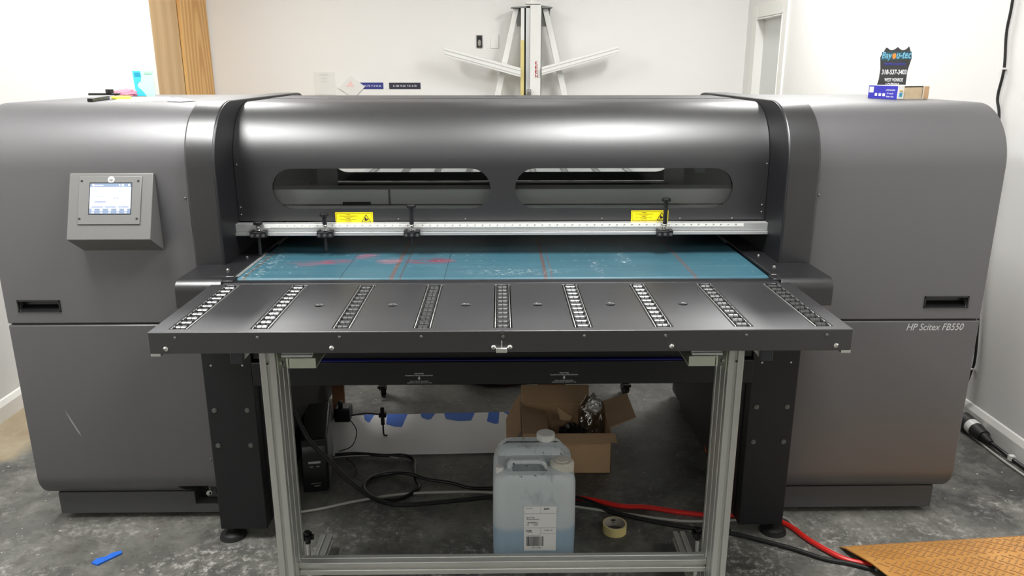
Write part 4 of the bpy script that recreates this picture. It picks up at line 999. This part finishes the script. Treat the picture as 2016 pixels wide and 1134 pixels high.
MB().cyl((-.006, 2.215, .350), (0, 0, 1), .013, .030, 20).build('vent_cap', M['white'], jg, bevel=.002)
yl = 2.292 - .1275
MB().box(.071, .174, yl - .0022, yl - .0010, .105, .2655).build('shipping_label', M['paper'], jg)
Tl = front_frame(.1225, yl - .0022, .185)
lt = [('FROM: Shipping Dept', -.035, .074, .022, .0025), ('200894', .020, .0715, .018, .0065, dict(bold=.02)), ('Signs & Things', -.031, .0405, .026, .005), ('405 Downing Pines Rd', -.023, .034, .040, .005),
      ('WEST MONROE, LA', -.024, .022, .034, .0055, dict(bold=.02)), ('US        71292', -.025, .015, .036, .005), ('71292', -.036, -.0085, .020, .0095, dict(bold=.02)), ('1100300 - 48', .026, -.0055, .026, .004), ('Tracking Number', -.020, -.0235, .045, .0028), ('2391 1177983', -.012, -.069, .028, .0035)]
texts('label_print', lt, M['darktext'], Tl, jg)
lm = MB().box(-.0505, .0505, .0545, .0550, 0, .0003).box(-.0505, .0505, .0035, .004, 0, .0003).box(.001, .0015, .055, .079, 0, .0003).box(.001, .0015, -.020, .0035, 0, .0003).box(.0015, .0505, -.0185, -.018, 0, .0003)
xx = -.044; random.seed(3)
while xx < .010:
    w = random.choice((.0006, .0012, .0018)); lm.box(xx, xx + w, -.063, -.028, 0, .0003); xx += w + random.choice((.0007, .0012))
lm.build('barcode_and_rules', M['darktext'], jg, T=Tl, smooth=False)

# masking tape roll
tp = thing('tape_roll', 'cream masking tape roll lying flat on the floor', 'tape roll', (.40, 2.42, 0))
def ring_mb(cx_, cy_, r0, r1_, z0, z1, n=48):
    m = MB(); mk = lambda r, z: [Vector((cx_ + r * math.cos(2 * PI * i / n), cy_ + r * math.sin(2 * PI * i / n), z)) for i in range(n)]
    m.loft([mk(r0, z0), mk(r1_, z0), mk(r1_, z1), mk(r0, z1), mk(r0, z0)], cap=False); bmesh.ops.remove_doubles(m.bm, verts=m.bm.verts, dist=1e-6); return m
ring_mb(.405, 2.425, .0385, .0425, .0005, .034).build('tape_winding', M['masking'], tp)
ring_mb(.405, 2.425, .0365, .0384, .0005, .034).build('cardboard_core', mat('core_print', rgb(176, 168, 156), .7), tp)
MB().box(-.008, .008, -.0005, .0, -.002, .004).box(-.005, .005, -.0005, 0, -.008, -.005).build('core_print', M['darktext'], tp, T=Matrix.Translation((.405, 2.4610, .022)))

# far background bits under the machine
tag(MB().box(-.812, -.755, 3.44, 3.46, 0, .22).build('brown_board', M['plybrown'], None), 'upright brown board end behind the battery backup unit', 'board')
tag(MB().box(-.85, -.62, 3.80, 3.95, 0, .03).build('wood_block', mat('dark_red_wood', rgb(92, 56, 44), .7), None), 'dark reddish wood strip on the floor behind the left caster', 'wood')
blob('brown_bag', (-.02, 3.84, .03), (.17, .10, .04), M['brownbag'], 'crumpled reddish brown bag on the floor behind the board', 'bag', 8, .4, 4)

for o in COL.objects:
    if o.parent or 'label' not in o: continue
    n_ = o.name.split('.')[0]
    g_ = {'tape_piece': 'blue tape pieces along the edge of the white board', 'power_cable': 'black cables on the floor under the printer', 'colour_swatch_strip': 'colour swatch strips on the back wall',
          'plywood_sheet': 'wooden sheets in the back left corner', 'paper_sheet': 'papers on the left cabinet', 'thin_cord': 'thin cords by the white board', 'roller_table': 'roller tables at the printer'}.get(n_)
    if g_: o['group'] = g_
# ------------------------------------------------------------------ lights
def area(name, loc, sx, sy, power, col=(1, .985, .95), rot=(0, 0, 0), spread=None):
    l = bpy.data.lights.new(name, 'AREA'); l.shape = 'RECTANGLE'; l.size = sx; l.size_y = sy; l.energy = power; l.color = col
    if spread: l.spread = spread
    o = bpy.data.objects.new(name, l); COL.objects.link(o); o.location = loc; o.rotation_euler = rot; return o
LZ = ZC - .06
LAMPS = ((.62, 1.7, .6, 1.2, 86), (-1.45, 1.7, .6, 1.2, 86), (-1.75, 4.9, .3, 1.0, 62), (1.72, 4.9, .3, 1.0, 64), (.25, 5.2, .6, .6, 6), (-.6, -2.6, .6, 1.2, 26), (1.2, -2.6, .6, 1.2, 22))
for i_, (x, y, sx, sy, p) in enumerate(LAMPS):
    area('lamp', (x, y, LZ), sx, sy, p, (1, .997, .988))
    struct('trim_%d' % (i_ + 3), MB().box(x - sx / 2 - .03, x + sx / 2 + .03, y - sy / 2 - .03, y + sy / 2 + .03, LZ + .01, ZC), M['trim'])  # housing over each ceiling lamp, out of view, not wall trim
w = bpy.data.worlds.new('World'); S.world = w; w.use_nodes = True
w.node_tree.nodes['Background'].inputs[0].default_value = (.8, .85, .9, 1); w.node_tree.nodes['Background'].inputs[1].default_value = .25

# ------------------------------------------------------------------ camera
cam = bpy.data.cameras.new('camera'); co = bpy.data.objects.new('camera', cam); COL.objects.link(co)
cam.sensor_fit = 'HORIZONTAL'; cam.sensor_width = 36; cam.lens = 36 * 1520 / 2016; cam.clip_start = .05
co.location = (0, 0, 1.6); co.rotation_euler = (math.radians(90 - 15.86), 0, math.radians(-.87))
S.camera = co
S.view_settings.view_transform = 'Standard'; S.view_settings.look = 'None'; S.view_settings.gamma = 1; S.view_settings.exposure = -0.1
